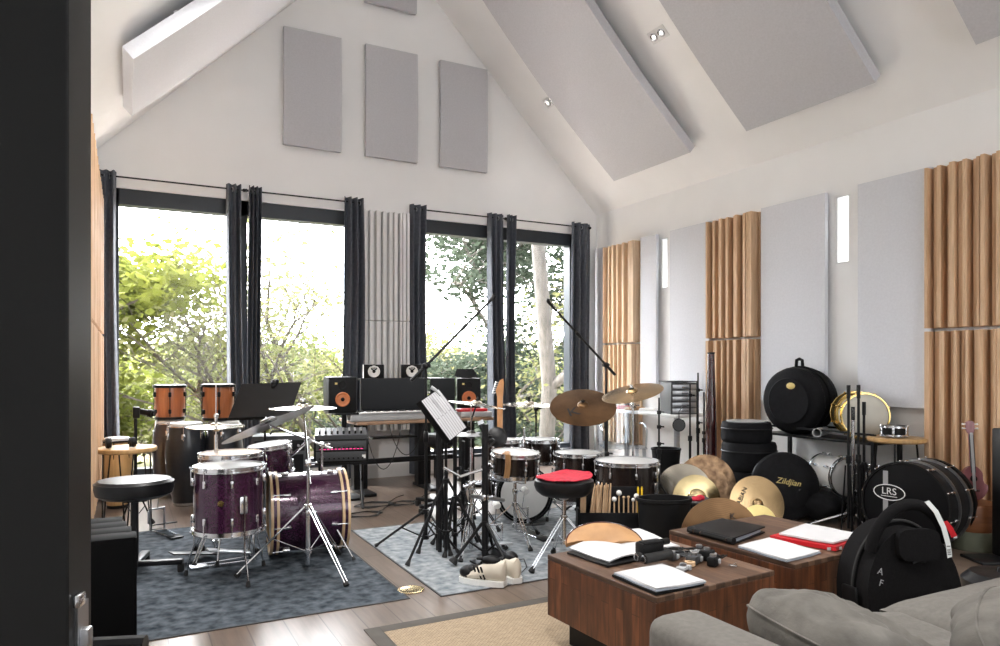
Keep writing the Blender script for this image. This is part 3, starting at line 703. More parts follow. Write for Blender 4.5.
bd = drum('bass_drum', 'purple sparkle bass drum with striped maple hoops lying on the dark rug', 'drum', bc, (bl-br_), .252, .44, purple, hoopm=maplehoop, wood=True, hoop_w=.014, hoop_h=.05, n=8, edge=purple, spin=.2)
for s, xx in ((-1, .95), (1, 1.20)):
    for sy in (-1, 1):
        if sy < 0 and s < 0: continue
        o = Vector((xx if s > 0 else .95, bc.y+sy*.235, .20)); e = Vector((xx+.10*s*.8, bc.y+sy*.36, .016))
        lo = part('spur', MB().tube([o, o.lerp(e, .5), e], [.008, .007, .0045], 8), chrome, bd, world=True)
        part('rubber_foot', MB().cyl(e+(o-e).normalized()*.02, e, .009, 10, r1=.013), rubber, lo, world=True)
        part('spur_bracket', MB().lathe([(0, -.006), (.032, -.006), (.032, .01), (.018, .02), (0, .022)], 20, Matrix.Translation(Vector((o.x, bc.y+sy*.225, .215))) @ frame_z((0, sy*1, -.2))), chrome, bd, world=True)
part('badge', MB().lathe([(0, 0), (.014, 0), (.014, .002), (0, .003)], 20, Matrix.Translation((1.21, 4.77-.205, .435)) @ frame_z((0, -.8, .6))), chrome, bd, world=True)
# cymbals of the purple kit
rc = W(268, 422, d=4.22); rn = (CR*-.40+UP*.915-CF*-.04)
cymbal('big smoked ride cymbal tilted steeply to the left over the purple kit', rc, rn, .283, matteblackcym, bow=.06)
fc = W(303, 406, d=4.62); cymbal('flat crash cymbal seen edge-on in front of the orange-coned speaker', fc, (0,.0,1), .215, silverbronze)
hc = W(216, 427, d=4.62); cymbal('upper hi-hat cymbal in front of the dark congas', hc+UP*.012, (0,0,1), .18, silverbronze, group=None)
cymbal('lower hi-hat cymbal beneath its twin in front of the dark congas', hc-UP*.012, (0,0,-1), .18, silverbronze)
hh = thing('hi_hat_stand', 'chrome hi-hat stand behind the front purple floor tom', 'hi-hat stand', (hc.x, hc.y, 0))
stand_legs(hh, hc.x, hc.y, .30, .25, chrome, 2.0)
part('lower_tube', MB().cyl((hc.x, hc.y, .03), (hc.x, hc.y, hc.z-.05), .012, 14), chrome, hh, world=True)
part('pull_rod', MB().cyl((hc.x, hc.y, hc.z-.05), (hc.x, hc.y, 1.12), .0035, 8), chrome, hh, world=True)
part('clutch', MB().lathe([(.004, -.03), (.011, -.028), (.011, .0), (.016, .004), (.016, .02), (.008, .03)], 12, TR((hc.x, hc.y, hc.z+.06))), chrome, hh, world=True)
part('footboard', MB().box((0, 0, 0), (.09, .28, .010), TR((hc.x-.14, hc.y-.03, .05), 1.9, .18), bev=.004), blackm, hh, world=True)
cs = P2(308, 4.27)
cymbal_stand('double-braced chrome stand standing in front of the purple bass drum', cs.x, cs.y, .66, spread=.40, zt=.40, a0=-1.25, boom=fc-UP*.0, rad=.013, tipd=(0,0,1))
s2b = P2(322, 4.9); cymbal_stand('chrome boom stand that reaches over the small purple tom to the tilted ride', s2b.x, s2b.y, .70, spread=.26, zt=.30, a0=.6, boom=rc-rn.normalized()*.02, rad=.012, tipd=rn)
# tom arm hardware: a second chrome pipe stand behind
s3 = P2(318, 4.95)
# tom holder on the bass drum
ha = thing('tom_holder', 'chrome ratchet arm carrying the small purple tom', 'tom holder', (1.06, 4.76, .54))
hb = Vector((1.07, 4.77, .55)); hv = Vector((rt.x+.145, rt.y-.01, .60))
part('post', MB().cyl(hb-UP*.015, hb+UP*.22, .012, 12), chrome, ha, world=True); part('base_plate', MB().box(hb-UP*.012, (.07, .05, .008), bev=.003), chrome, ha, world=True)
part('ratchet', MB().lathe([(0, -.018), (.022, -.018), (.022, .018), (0, .018)], 20, Matrix.Translation(hb+UP*.2) @ frame_z((0,1,0))), chrome, ha, world=True)
part('arm', MB().tube([hb+UP*.2, hb.lerp(hv, .5)+UP*.1, hv], .009, 10), chrome, ha, world=True)
def kick_pedal(label, x, y, ang, m=chrome, plate=steel):
    r = thing('bass_drum_pedal', label, 'drum pedal', (x, y, FZ), ang)
    part('footboard', MB().box((-.10, 0, .055), (.26, .085, .010), Matrix.Rotation(.20, 4, 'Y'), bev=.004), plate, r)
    part('heel_plate', MB().box((-.27, 0, .008), (.10, .09, .012), bev=.004), plate, r)
    part('base_rods', MB().tube([(-.25, -.03, .010), (.06, -.05, .010), (.06, .05, .010), (-.25, .03, .010)], .004, 8), m, r)
    for s in (-.05, .05): part('post', MB().box((.05, s, .09), (.014, .012, .17), bev=.003), m, r)
    part('axle', MB().cyl((.05, -.055, .165), (.05, .055, .165), .007, 10), m, r)
    part('spring', MB().cyl((.05, .064, .06), (.05, .064, .155), .007, 8), m, r)
    be = part('beater', MB().cyl((.05, 0, .165), (.01, 0, .30), .0035, 8), m, r)
    part('beater_head', MB().lathe([(0, -.028), (.02, -.028), (.024, -.02), (.024, .02), (.02, .028), (0, .028)], 18, Matrix.Translation((.006, 0, .31)) @ frame_z((.9, 0, .3))), whiteplastic, be)
    return r
kick_pedal('chrome bass drum pedal on the dark rug, left of the purple bass drum', .66, 4.76, .12)
kick_pedal('black and chrome pedal on the floor behind the black saddle-seated stool', *WX(160, 5.3), 1.9, steel, blackm)
# throne with the saddle seat
def round_throne(name, label, x, y, zt, R, legs='cross', seatm=leather, cloth=None, a0=0, sz=None):
    r = thing(name, label, 'drum stool', (x, y, 0))
    th = .105
    prof = [(0, -th), (R*.8, -th), (R*.96, -th*.8), (R, -th*.45), (R*.985, -th*.15), (R*.9, 0), (R*.5, .004), (0, 0)]
    part('seat', MB().lathe(prof, 40, TR((0,0,zt)) @ Matrix.Diagonal((1, .92, 1, 1))), seatm, r)
    part('piping', MB().tube([(R*.985*cos(a), R*.985*.92*sin(a), zt-.018) for a in [2*pi*i/40 for i in range(40)]], .004, 6, closed=True), seatm, r)
    part('seat_mount', MB().box((0, 0, zt-th-.012), (.13, .13, .02), bev=.004), blackm, r)
    if legs == 'cross':
        part('post', MB().cyl((0,0,.06), (0,0,zt-th-.02), .022, 18), blackm, r)
        for i in range(4):
            a = a0+pi/2*i; M = TR((0,0,0), a)
            lo = part('leg', MB().box((.13, 0, .075), (.27, .05, .03), M, bev=.006), blackm, r); part('foot', MB().box((.255, 0, .036), (.035, .05, .046), M, bev=.008), rubber, lo)
    return r
round_throne('drum_stool', 'black saddle-seated stool on a cross base at the left of the purple kit', .045, 4.72, .575, .215, a0=-.25)
# ================= LEFT CORNER =================
def speaker_cabinet(lab, x0, x1, y0, y1, z1):
    r = thing('equipment_case', lab, 'equipment case', ((x0+x1)/2, (y0+y1)/2, .0), group='row of slim black equipment cases')
    part('shell', MB().box((0, 0, z1/2+.012), (x1-x0, y1-y0, z1-.024), bev=.006), caseblack, r)
    for s in (-1, 1):
        part('edge_strip', MB().box((s*((x1-x0)/2-.003), 0, z1/2+.012), (.010, y1-y0+.003, z1-.03), bev=.002), caseblack, r)
        part('runner', MB().box((s*(x1-x0)*.35, 0, .006), (.03, (y1-y0)*.9, .012)), rubber, r)
yy = 2.97
for k, lab in enumerate(('nearest of the four slim black cases lined up behind the open door', 'second of the four slim black cases, counted from the nearest', 'third of the four slim black cases, counted from the nearest', 'farthest of the four slim black cases, beside the stool base')):
    speaker_cabinet(lab, -.28, (.034, .017, .000, -.015)[k], yy, yy+.115, .61-.003*k); yy += .125
# side table with hairpin legs
sx_, sy_ = WX(122, 5.55); sy_ = 6.1; sx_ = WX(122, 6.1/1.134)[0]
st = thing('side_table', 'small round pale wooden table with black hairpin legs by the left wall', 'side table', (.005, sy_-.28, 0))
part('tabletop', MB().lathe([(0, .62), (.19, .62), (.2, .63), (.2, .648), (.195, .655), (0, .655)], 40), palewood, st)
for i in range(3):
    a = 2*pi*i/3+.5; c, s = cos(a), sin(a); lo = []
    for w_o in (-.045, .045): lo.append(Vector((c*.15-s*w_o, s*.15+c*w_o, .62)))
    e = Vector((c*.185, s*.185, .006)); part('hairpin_leg', MB().tube([lo[0], lo[0].lerp(e, .96), e, lo[1].lerp(e, .96), lo[1]], .005, 8), blackm, st)
stx, sty = .005, sy_-.28
hp = thing('headphones', 'black headphones lying on the small round side table', 'headphones', (stx-.04, sty-.04, .656))
part('headband', MB().tube([(.08*cos(a), .085*sin(a)+.01, .035) for a in [pi*i/14-.0 for i in range(15)]], .007, 8), black, hp)
for s in (-1, 1): e = part('ear_cup', MB().lathe([(0, -.014), (.034, -.014), (.038, 0), (.034, .014), (0, .014)], 20, Matrix.Translation((s*.08, -.01, .038)) @ frame_z((1, .2, .1))), black, hp); part('ear_pad', MB().tube([(s*.08-s*.018, -.01+.027*cos(a), .038+.027*sin(a)) for a in [2*pi*i/16 for i in range(16)]], .009, 8, closed=True), leather, e)
cm = thing('camcorder', 'small black camcorder on a short post by the leftmost window', 'camera', (stx+.06, sty+.33, 0))
stand_legs(cm, stx+.06, sty+.33, .28, .13, blackm, .4, False)
part('post', MB().cyl((stx+.06, sty+.33, .05), (stx+.06, sty+.33, .84), .012, 12), blackm, cm, world=True)
part('body', MB().box((stx+.065, sty+.32, .885), (.05, .09, .085), bev=.008), black, cm, world=True)
part('lens', MB().cyl((stx+.08, sty+.31, .895), (stx+.19, sty+.25, .875), .022, 16).cyl((stx+.15, sty+.27, .88), (stx+.175, sty+.257, .876), .03, 16), black, cm, world=True)
def conga(label, x, y, R, h, m, hm=blackm, n=6, z0=0, hd=head, name='conga', belly=1.28, foot=.75, cat='conga', grp=None, rims=True):
    r = thing(name, label, cat, (x, y, z0), group=grp)
    prof = []
    for i in range(15):
        t = i/14; prof.append((R*(foot+(belly-foot)*sin(min(1, t/.62)*pi/2)) if t < .62 else R*(1+(belly-1)*cos((t-.62)/.38*pi/2)), h*t))
    part('shell', MB().lathe(prof+[(a-.012, z) for a, z in reversed(prof)], 44, closed=True), m, r)
    part('drumhead', MB().lathe([(R+.003, h-.03), (R+.006, h-.01), (R, h+.012), (R*.9, h+.018), (0, h+.02)], 44), hd, r)
    part('rim', MB().tube([((R+.010)*cos(a), (R+.010)*sin(a), h-.018) for a in [2*pi*i/44 for i in range(44)]], .006, 8, closed=True), hm, r)
    if rims: part('base_band', MB().lathe([(prof[0][0]+.002, .002), (prof[0][0]+.006, .004), (prof[0][0]+.007, .03), (prof[0][0]+.002, .032)], 44), hm, r)
    lb = MB().box((R*belly*.0+R+.022, 0, h-.10), (.016, .03, .05), bev=.005).cyl((R+.018, 0, h-.10), (R+.016, 0, h-.005), .0045, 8).cyl((R+.020, 0, h-.2), (R+.022, 0, h-.12), .0045, 8)
    f = None
    for i in range(n):
        M = Matrix.Rotation(2*pi*(i+.3)/n, 4, 'Z')
        if f is None: f = part('tuning_lug', lb, hm, r); f.matrix_basis = M
        else: again(f, M)
    return r
x, y = WX(112, 6.2); conga('natural pale wood conga behind the small side table', x+.04, y, .10, .60, palewood)
x, y = WX(170, 6.75); conga('umber brown conga, leftmost of the dark ones', x, y, .125, .715, congabrown, chrome); cA = (x, y)
x, y = WX(186, 6.38); conga('glossy black conga between the brown one and the other black one', x, y-.02, .135, .72, congablack, chrome)
x, y = WX(222, 6.35); conga('glossy black conga farthest right, behind the hi-hat', x+.03, y+.12, .130, .73, congablack, chrome); cB = (x+.03, y+.12)
def tan_drum(label, x, y, z0):
    r = thing('small_conga', label, 'drum', (x, y, z0), group=None); R, h = .138, .315
    prof = [(R*.88, 0), (R*.95, h*.25), (R*1.0, h*.55), (R*1.0, h*.8), (R*.97, h)]
    part('shell', MB().lathe(prof+[(a-.012, z) for a, z in reversed(prof)], 44, closed=True), congawood, r)
    part('drumhead', MB().lathe([(R, h-.01), (R+.004, h), (R*.95, h+.012), (0, h+.014)], 40), head, r)
    for z, q in ((h-.004, R+.004), (.012, R*.90+.004)): part('rim', MB().lathe([(q-.004, z-.012), (q+.008, z-.012), (q+.008, z+.012), (q-.004, z+.012)], 44, closed=True), blackm, r)
    lb = MB().box((R+.012, 0, h*.75), (.022, .026, .045), bev=.005).box((R+.006, 0, h*.25), (.022, .026, .04), bev=.005).cyl((R+.018, 0, h*.1), (R+.018, 0, h), .004, 8); f = None
    for i in range(6):
        M = Matrix.Rotation(2*pi*(i+.45)/6, 4, 'Z')
        if f is None: f = part('tuning_lug', lb, blackm, r); f.matrix_basis = M
        else: again(f, M)
tan_drum('tan wooden drum with black rims standing on the brown conga', cA[0], cA[1], .737)
tan_drum('tan wooden drum with black rims standing on the right-hand black conga', cB[0]-.05, cB[1]+.0, .752)
# black music desk
def music_desk(name, label, c, right, up, w, h, stand_xy=None, m=black, lip=True, top_w=None, zt=.32, spread=.28, sm=blackm, a0=.4):
    c, right, up = Vector(c), Vector(right).normalized(), Vector(up).normalized(); n = right.cross(up)
    M = Matrix(((right.x, up.x, n.x, c.x), (right.y, up.y, n.y, c.y), (right.z, up.z, n.z, c.z), (0,0,0,1)))
    x, y = stand_xy or (c.x, c.y)
    r = thing(name, label, 'music stand', (x, y, 0)); tw = top_w or w
    part('desk_plate', MB().prism([(-w/2, -h/2), (w/2, -h/2), (tw/2, h/2), (-tw/2, h/2)], -.002, .002, M), m, r, world=True)
    if lip: part('lip', MB().box((0, -h/2, .02), (w, .004, .05), M, bev=.001), m, r, world=True)
    stand_legs(r, x, y, zt, spread, sm, a0, False, rad=.009)
    e = c-n*.03-up*h*.2
    part('lower_tube', MB().cyl((x, y, .05), (x, y, e.z*.62), .013, 12), sm, r, world=True); part('upper_tube', MB().tube([(x, y, e.z*.62), (x, y, e.z-.05), e], .009, 12), sm, r, world=True)
    part('tilt_bracket', MB().box((0, -h*.2, -.015), (.06, .06, .03), M, bev=.004), sm, r, world=True)
    return r, M
md, Mmd = music_desk('music_stand', 'black perforated music stand in front of the second pair of curtains at left', W(265, 401, d=5.85), CR*.99+UP*.03, UP*.86-CR*-.17*0+CF*.5+CR*.16, .50, .34)
b = MB().lathe([(0,0),(.03,0),(.035,.01),(.02,.03),(0,.032)], 20, Mmd @ TR((.03, .17, .0))); part('clip_light', b.box((.03, .16, .015), (.03, .07, .02), Mmd, bev=.004), black, md, world=True)

# ================= RECORDING DESK =================
DY0, DY1, DZ = 6.42, 7.05, .72
dk = thing('desk', 'long wooden recording desk on black columns in front of the white slats', 'desk', (2.60, (DY0+DY1)/2, 0))
part('desktop', MB().box((0, 0, DZ-.015), (1.42, DY1-DY0, .03), bev=.004), deskwood, dk)
for s in (-.55, .12, .62):
    lo = part('leg', MB().box((s-.045, .12, DZ/2-.0), (.07, .11, DZ-.06)).box((s+.035, .12, DZ/2), (.05, .09, DZ-.06)), blackm, dk); part('foot', MB().box((s, .03, .015), (.12, .5, .03), bev=.004), blackm, lo)
part('crossbar', MB().box((-.1, .05, .30), (1.1, .03, .05), bev=.004), blackm, dk)
part('modesty_shelf', MB().box((.02, .15, .52), (.9, .12, .02)), blackm, dk)
kb = thing('keyboard', 'silver electronic keyboard lying on the front of the desk', 'keyboard', (2.45-.11, 6.60, DZ))
part('case', MB().box((0, 0, .04), (1.00, .30, .075), bev=.01), silver, kb); part('white_keys', MB().box((.02, -.115, .082), (.86, .10, .012), bev=.003), whiteplastic, kb)
for i in range(36):
    if i % 7 in (2, 6): continue
    part('black_key', MB().box((-.40+i*.0235, -.09, .092), (.012, .062, .012)), black, kb)
part('control_panel', MB().box((.02, .04, .079), (.9, .14, .004)), black, kb)
def screen(label, px0, px1, y0, yb, d, yaw=0, g=None):
    a = W(px0, 395, d=d); b_ = W(px1, 395, d=d); c = (a+b_)/2; w = (a-b_).length; z1 = W(px0, y0, d=d).z; z0 = W(px0, yb, d=d).z
    r = thing('computer_monitor', label, 'monitor', (c.x, c.y, DZ), -AZ+yaw, group=g)
    part('bezel', MB().box((0, 0, (z0+z1)/2-DZ), (w, .03, z1-z0), bev=.004), black, r); part('screen', MB().box((0, -.016, (z0+z1)/2-DZ+.006), (w-.02, .002, z1-z0-.03)), monitorm, r)
    part('stand_neck', MB().box((0, .03, (z0-DZ)/2+.03), (.06, .02, (z0-DZ)+.06)), blackm, r); part('stand_foot', MB().box((0, .0, .005), (.22, .14, .010), bev=.003), blackm, r)
    return r
screen('wide black screen on the left half of the desk', 361, 427, 378, 411, 7.08, .34)
screen('smaller black screen on the right half of the desk, beside the boom pole', 430, 455, 378, 411, 7.22, .3)
def studio_speaker(label, c, w, h, dp, yaw, cone, pad=True, m=black, conez=.36, cr=.33, grp=None):
    r = thing('studio_speaker', label, 'speaker', (c[0], c[1], c[2]), yaw, group=grp)
    part('cabinet', MB().box((0, dp/2, h/2), (w, dp, h), bev=.008), m, r)
    part('woofer', MB().lathe([(w*cr+.008, 0), (w*cr, .006), (w*cr*.85, .002), (w*cr*.35, -.012), (w*cr*.3, -.004), (0, .002)], 32, Matrix.Translation((0, -.001, h*conez)) @ frame_z((0,-1,0))), cone, r)
    part('dust_cap', MB().lathe([(w*cr*.33, -.002), (w*cr*.22, .006), (0, .010)], 20, Matrix.Translation((0, -.001, h*conez)) @ frame_z((0,-1,0))), black, r)
    part('tweeter', MB().lathe([(w*.16, 0), (w*.14, .004), (w*.05, -.006), (0, .001)], 24, Matrix.Translation((0, -.001, h*.78)) @ frame_z((0,-1,0))), m, r)
    return r
sp = W(347, 395, d=6.55); zb = W(347, 413, d=6.55).z; sh = W(347, 377, d=6.55).z-zb
rs = studio_speaker('black studio speaker with an orange cone, on a stand left of the desk', (sp.x-.04, sp.y, zb), .26, sh, .26, -AZ+.42, orangecone, conez=.38, cr=.23)
part('logo', MB().box((-.06, -.002, sh*.82), (.022, .002, .018)), goldprint, rs)
ss = thing('speaker_stand', 'slim black column stand under the left orange-coned speaker', 'speaker stand', (sp.x+.0, sp.y+.10, 0))
part('top_plate', MB().box((0, 0, zb-.009), (.22, .22, .018), bev=.003), blackm, ss); part('post', MB().cyl((0,0,.02), (0,0,zb-.01), .025, 16), blackm, ss); part('base_plate', MB().box((0,0,.011), (.3, .3, .022), bev=.004), blackm, ss)
s5 = W(469, 395, y=6.80); z5 = W(469, 411, y=6.80).z
sr = studio_speaker('black studio speaker with an orange cone, at the right end of the desk', (s5.x, s5.y, max(z5, DZ+.05)), .25, .34, .2, -AZ+.1, orangecone, conez=.38, cr=.27)
part('logo', MB().box((-.06, -.002, .28), (.022, .002, .018)), goldprint, sr)
solo('speaker_pad', MB().box((s5.x+.05, s5.y+.10, DZ+(max(z5, DZ+.05)-DZ)/2), (.24, .2, max(z5, DZ+.05)-DZ-.001), TR((0,0,0))), blackf, 'dark foam pad under the right orange-coned speaker', 'speaker pad')
tq = Vector((s5.x+.03, s5.y+.12, max(z5, DZ+.05)+.34))
tb = thing('tablet', 'dark tablet propped at an angle on top of the right orange-coned speaker', 'tablet', tq, -AZ)
part('body', MB().prism([(-.13, -.035), (.12, -.045), (.07, .055), (-.11, .055)], -.004, .004, TR((0,0,.045), 0, radians(68))), monitorm, tb); part('stand_foot', MB().box((0, .0, .004), (.12, .06, .008)), black, tb)
sh_ = thing('riser_shelf', 'black riser shelf behind the screens carrying the two small white-coned speakers', 'shelf', (2.62, 7.22, 0))
part('shelf_board', MB().box((.0, 0, 1.10), (.95, .2, .02), bev=.003), blackm, sh_)
for s in (-.42, .42): part('upright', MB().box((s, .02, .545), (.03, .16, 1.09)), blackm, sh_)
for px, lab in ((374, 'small white-coned speaker standing left on the riser, pale side showing'), (412, 'small white-coned speaker standing right on the riser')):
    q = W(px, 370, y=7.13); r = studio_speaker(lab, (q.x, q.y, 1.11), .21, .145, .16, -.25, whiteplastic, conez=.5, cr=.26)
    if px == 374: part('side_cheek', MB().box((-.106, .08, .0725), (.004, .155, .14)), whiteplastic, r)
dm = W(471, 413, y=6.62); r = thing('drum_module', 'grey drum module with a red case on it at the right end of the desk', 'drum machine', (dm.x, 6.56, DZ), -.1)
part('body', MB().box((0, 0, .03), (.34, .2, .055), bev=.012), silver, r); part('red_case', MB().box((-.02, .0, .072), (.30, .14, .028), bev=.005), red, r)
# rack of audio gear
rx, ry = WX(341, 6.25)
kr = thing('rack_stand', 'black folding stand holding the audio rack', 'stand', (rx, ry, 0), -.25)
for s in (-.18, .18):
    part('leg', MB().tube([(s, -.2, .02), (s, .16, .395)], .012, 8), blackm, kr); part('leg', MB().tube([(s, .2, .02), (s, -.16, .395)], .012, 8), blackm, kr)
part('top_rail', MB().box((0, -.15, .402), (.44, .025, .02)), blackm, kr); part('top_rail', MB().box((0, .15, .402), (.44, .025, .02)), blackm, kr)
ar = thing('audio_rack', 'black audio rack unit with a row of magenta lights', 'audio rack', (rx, ry, .413), -.25)
part('case', MB().box((0, 0, .10), (.46, .34, .20), bev=.005), black, ar)
for k in range(2):
    f = part('rack_unit', MB().box((0, -.174, .055+.09*k), (.42, .012, .08), bev=.002), wiregrey, ar)
    for i in range(10): part('knob', MB().cyl((-.18+i*.04, -.18, .04+.09*k), (-.18+i*.04, -.194, .04+.09*k), .008, 10), black, f)
for i in range(12): part('light', MB().box((-.17+i*.031, -.1815, .118), (.018, .003, .006)), led, ar)
part('handle', MB().box((.19, -.184, .05), (.03, .006, .03)), whiteplastic, ar)
mx_ = thing('audio_mixer', 'grey audio mixer with small knobs on top of the audio rack', 'audio mixer', (rx, ry, .614), -.25)
part('body', MB().prism([(-.16, 0), (.16, 0), (.16, .07), (-.16, .035)], -.22, .22, Matrix(((0,0,1,0),(1,0,0,0),(0,1,0,0),(0,0,0,1)))), wiregrey, mx_)
for i in range(8):
    for j in range(3): part('knob', MB().cyl((-.18+i*.05, -.11+j*.07, .04+.008*j), (-.18+i*.05, -.11+j*.07, .066+.008*j), .009, 8), silver if j else black, mx_)
ax, ay = WX(280, 6.05)
am = thing('guitar_amplifier', 'grey-topped combo amplifier behind the small purple tom', 'amplifier', (ax, ay, 0), -.2)
part('cabinet', MB().box((0, 0, .33), (.44, .26, .66), bev=.012), wiregrey, am); part('grille_cloth', MB().box((0, -.131, .27), (.38, .006, .46)), blackf, am); part('control_panel', MB().box((0, -.131, .575), (.40, .006, .09)), black, am)
for i in range(6): part('knob', MB().cyl((-.15+i*.06, -.134, .575), (-.15+i*.06, -.15, .575), .010, 10), steel, am)
part('handle', MB().tube([(-.08, 0, .662), (-.06, 0, .69), (.06, 0, .69), (.08, 0, .662)], .008, 8), black, am)
for k, (cx, cy, R_, lab) in enumerate(((1.95, 6.1, .16, 'black cable coiled on the floor below the audio rack'), (2.2, 6.05, .12, 'black cable looping on the floor in front of the desk'), (1.75, 5.75, .14, 'black cable lying beside the purple bass drum'))):
    pts = [(cx+R_*(1+.15*sin(i*1.7+k))*cos(i*.35), cy+R_*.7*(1+.2*cos(i*1.1+k))*sin(i*.35), .006+.0028*(i/18)) for i in range(56)]
    pts += [(cx+.2+.05*i, cy+.12+.06*i+.02*sin(i), .006) for i in range(5)]
    solo('cable', MB().tube(pts, .0042, 6), rubber, lab, 'cable')
# hanging cables under the desk
for k, (x, lab) in enumerate(((1.98, 'cable hanging from the left end of the desk'), (2.2, 'cable drooping under the middle of the desk'))):
    solo('cable', MB().tube([(x+.35*t, 6.45-.03*k, DZ-.035-.42*sin(pi*t)**.7*(1-.3*k)) for t in [i/16 for i in range(17)]], .004, 6), rubber, lab, 'cable')
x, y = WX(441, 6.1)
bs = round_throne('drum_stool', 'low black padded stool tucked in front of the desk', x, y, .66, .15, a0=.5)
# electric guitar
gx, gy = WX(500, 6.15)
gt = thing('electric_guitar', 'electric guitar with a maple neck standing behind the black kit', 'guitar', (gx, gy, 0), -AZ)
out = []
for i in range(48):
    a = 2*pi*i/48; rr = .165*(1+.20*cos(2*a)*-.6)+.02*sin(3*a); out.append((rr*cos(a)*1.0-.01*sin(2*a), .30+rr*sin(a)*1.18))
Mg = TR((0, 0, 0), 0, radians(90)-.08)
part('body', MB().prism(out, -.02, .02, Mg), darkburst, gt)
part('neck', MB().box((0, .70, -.008), (.050, .56, .024), Mg, bev=.008), maple, gt); part('fretboard', MB().box((0, .70, -.022), (.048, .56, .004), Mg), maple, gt)
hs = part('headstock', MB().prism([(-.025, .975), (.025, .975), (.030, 1.02), (.036, 1.10), (.028, 1.135), (-.002, 1.12), (-.038, 1.03)], -.016, -.002, Mg), maple, gt)
for i in range(6): part('tuning_peg', MB().cyl((-.035+.005*i, 1.01+i*.018, -.01), (-.062+.005*i, 1.01+i*.018, -.01), .004, 8, Mg).ball((-.062+.005*i, 1.01+i*.018, -.01), .008, 8, Mg), chrome, hs)
for s in (-1, 1): part('pickup', MB().box((0, .30+s*.05, -.024), (.08, .03, .01), Mg, bev=.003), black, gt)
part('strings', MB().box((0, .70, -.0265), (.03, .80, .001), Mg), steel, gt)
gs = thing('guitar_stand', 'black guitar stand under the electric guitar', 'guitar stand', (gx, gy, 0))
stand_legs(gs, gx+.0, gy+.07, .35, .2, blackm, .5, False); part('yoke', MB().cyl((gx, gy+.07, .04), (gx, gy+.07, .62), .010, 10), blackm, gs, world=True)
for s in (-.07, .07): part('cradle_arm', MB().tube([(gx+s, gy+.06, .12), (gx+s, gy-.07, .11), (gx+s, gy-.075, .14)], .008, 8), rubber, gs, world=True)
# ================= BLACK DRUM KIT =================
R1 = W
def at_top(px, y, d): return W(px, y, d=d)
bassc = P2(521, 5.75); bdir = (-CF+CR*.12)
b2 = drum('bass_drum', 'black bass drum with a white front head facing the camera', 'drum', (bassc.x, bassc.y, .235), bdir, .208, .36, darkburst, hd=head, hoopm=black, wood=True, hoop_w=.014, hoop_h=.045, n=8, spin=.2)
part('damping_ring', MB().lathe([(.207, .186), (.188, .1895), (.207, .192)], 40, closed=True), headblack, b2)
for s in (-1, 1):
    o = bassc+CR*s*.22+UP*.17+CF*.10; e = bassc+CR*s*.36+UP*.024+CF*.16
    lo = part('spur', MB().tube([o, e], .008, 8), chrome, b2, world=True); part('rubber_foot', MB().cyl(e+UP*.012, e-UP*.008, .011, 10), rubber, lo, world=True)
kick_pedal('black-plated bass drum pedal in front of the white-headed bass drum', bassc.x-.20, bassc.y-.42, AZ+1.1, chrome, blackm)
sn = at_top(515, 452, 5.0); dS = (CF*-.05+UP)
s1 = drum('snare_drum', 'dark brown snare drum with a narrow tan strap of cloth over its left edge', 'drum', (sn.x, sn.y, sn.z-.085), (.02,-.06,1), .163, .15, darkburst, n=8)
def basket(r, x, y, z, R, m=chrome):
    for i in range(3):
        a = 2*pi*i/3+.4; q = Vector((cos(a), sin(a), 0)); c0 = Vector((x, y, z-.04))
        part('basket_arm', MB().tube([c0, c0+q*(R*.7)+UP*.005, c0+q*(R+.022)+UP*.02, c0+q*(R+.022)+UP*.055], .006, 8), m, r, world=True)
ssx = thing('snare_stand', 'chrome snare stand with splayed double legs in front of the white-headed bass drum', 'snare stand', (sn.x, sn.y, FZ))
stand_legs(ssx, sn.x, sn.y, .27, .27, chrome, 2.5, True, zc=.12); part('tube', MB().cyl((sn.x, sn.y, .10), (sn.x, sn.y, sn.z-.22), .012, 12), chrome, ssx, world=True)
basket(ssx, sn.x, sn.y, sn.z-.17, .165); clamp(ssx, (sn.x, sn.y, .36), chrome)
cl = solo('polishing_cloth', MB().sheet(lambda u, v: (-.018+.036*u+.012*sin(v*9), (-.20+.20*v) if v > .25 else -.17-.0*v+.004*sin(u*14), (.004+.003*sin(u*11+v*7)) if v > .25 else -.16*(.25-v)/.25*1.0+.003), 14, 20, .003), suede, 'narrow tan cloth strip hanging over the left edge of the snare drum', 'cloth', TR((sn.x-.075, sn.y-.01, sn.z+.006), -AZ))
def tom(label, px, y, d, R, D, n=6, tilt=(0,0,1), name='rack_tom', **k):
    p = at_top(px, y, d); u = Vector(tilt).normalized(); return drum(name, label, 'drum', p-u*(D/2+.02), u, R, D, darkburst, n=n, **k), p
tA, pA = tom('small black rack tom partly hidden behind the snare drum', 503, 438, 5.75, .130, .165)
tB, pB = tom('black rack tom just right of the smallest one, beneath a dark-edged cymbal', 541, 438, 5.95, .140, .18)
tC, pC = tom('black floor tom behind the red-covered stool', 578, 451, 5.55, .178, .36, 8, name='floor_tom')
tD, pD = tom('largest black floor tom, right beside the stick bag', 627, 459, 5.25, .226, .40, 8, name='floor_tom')
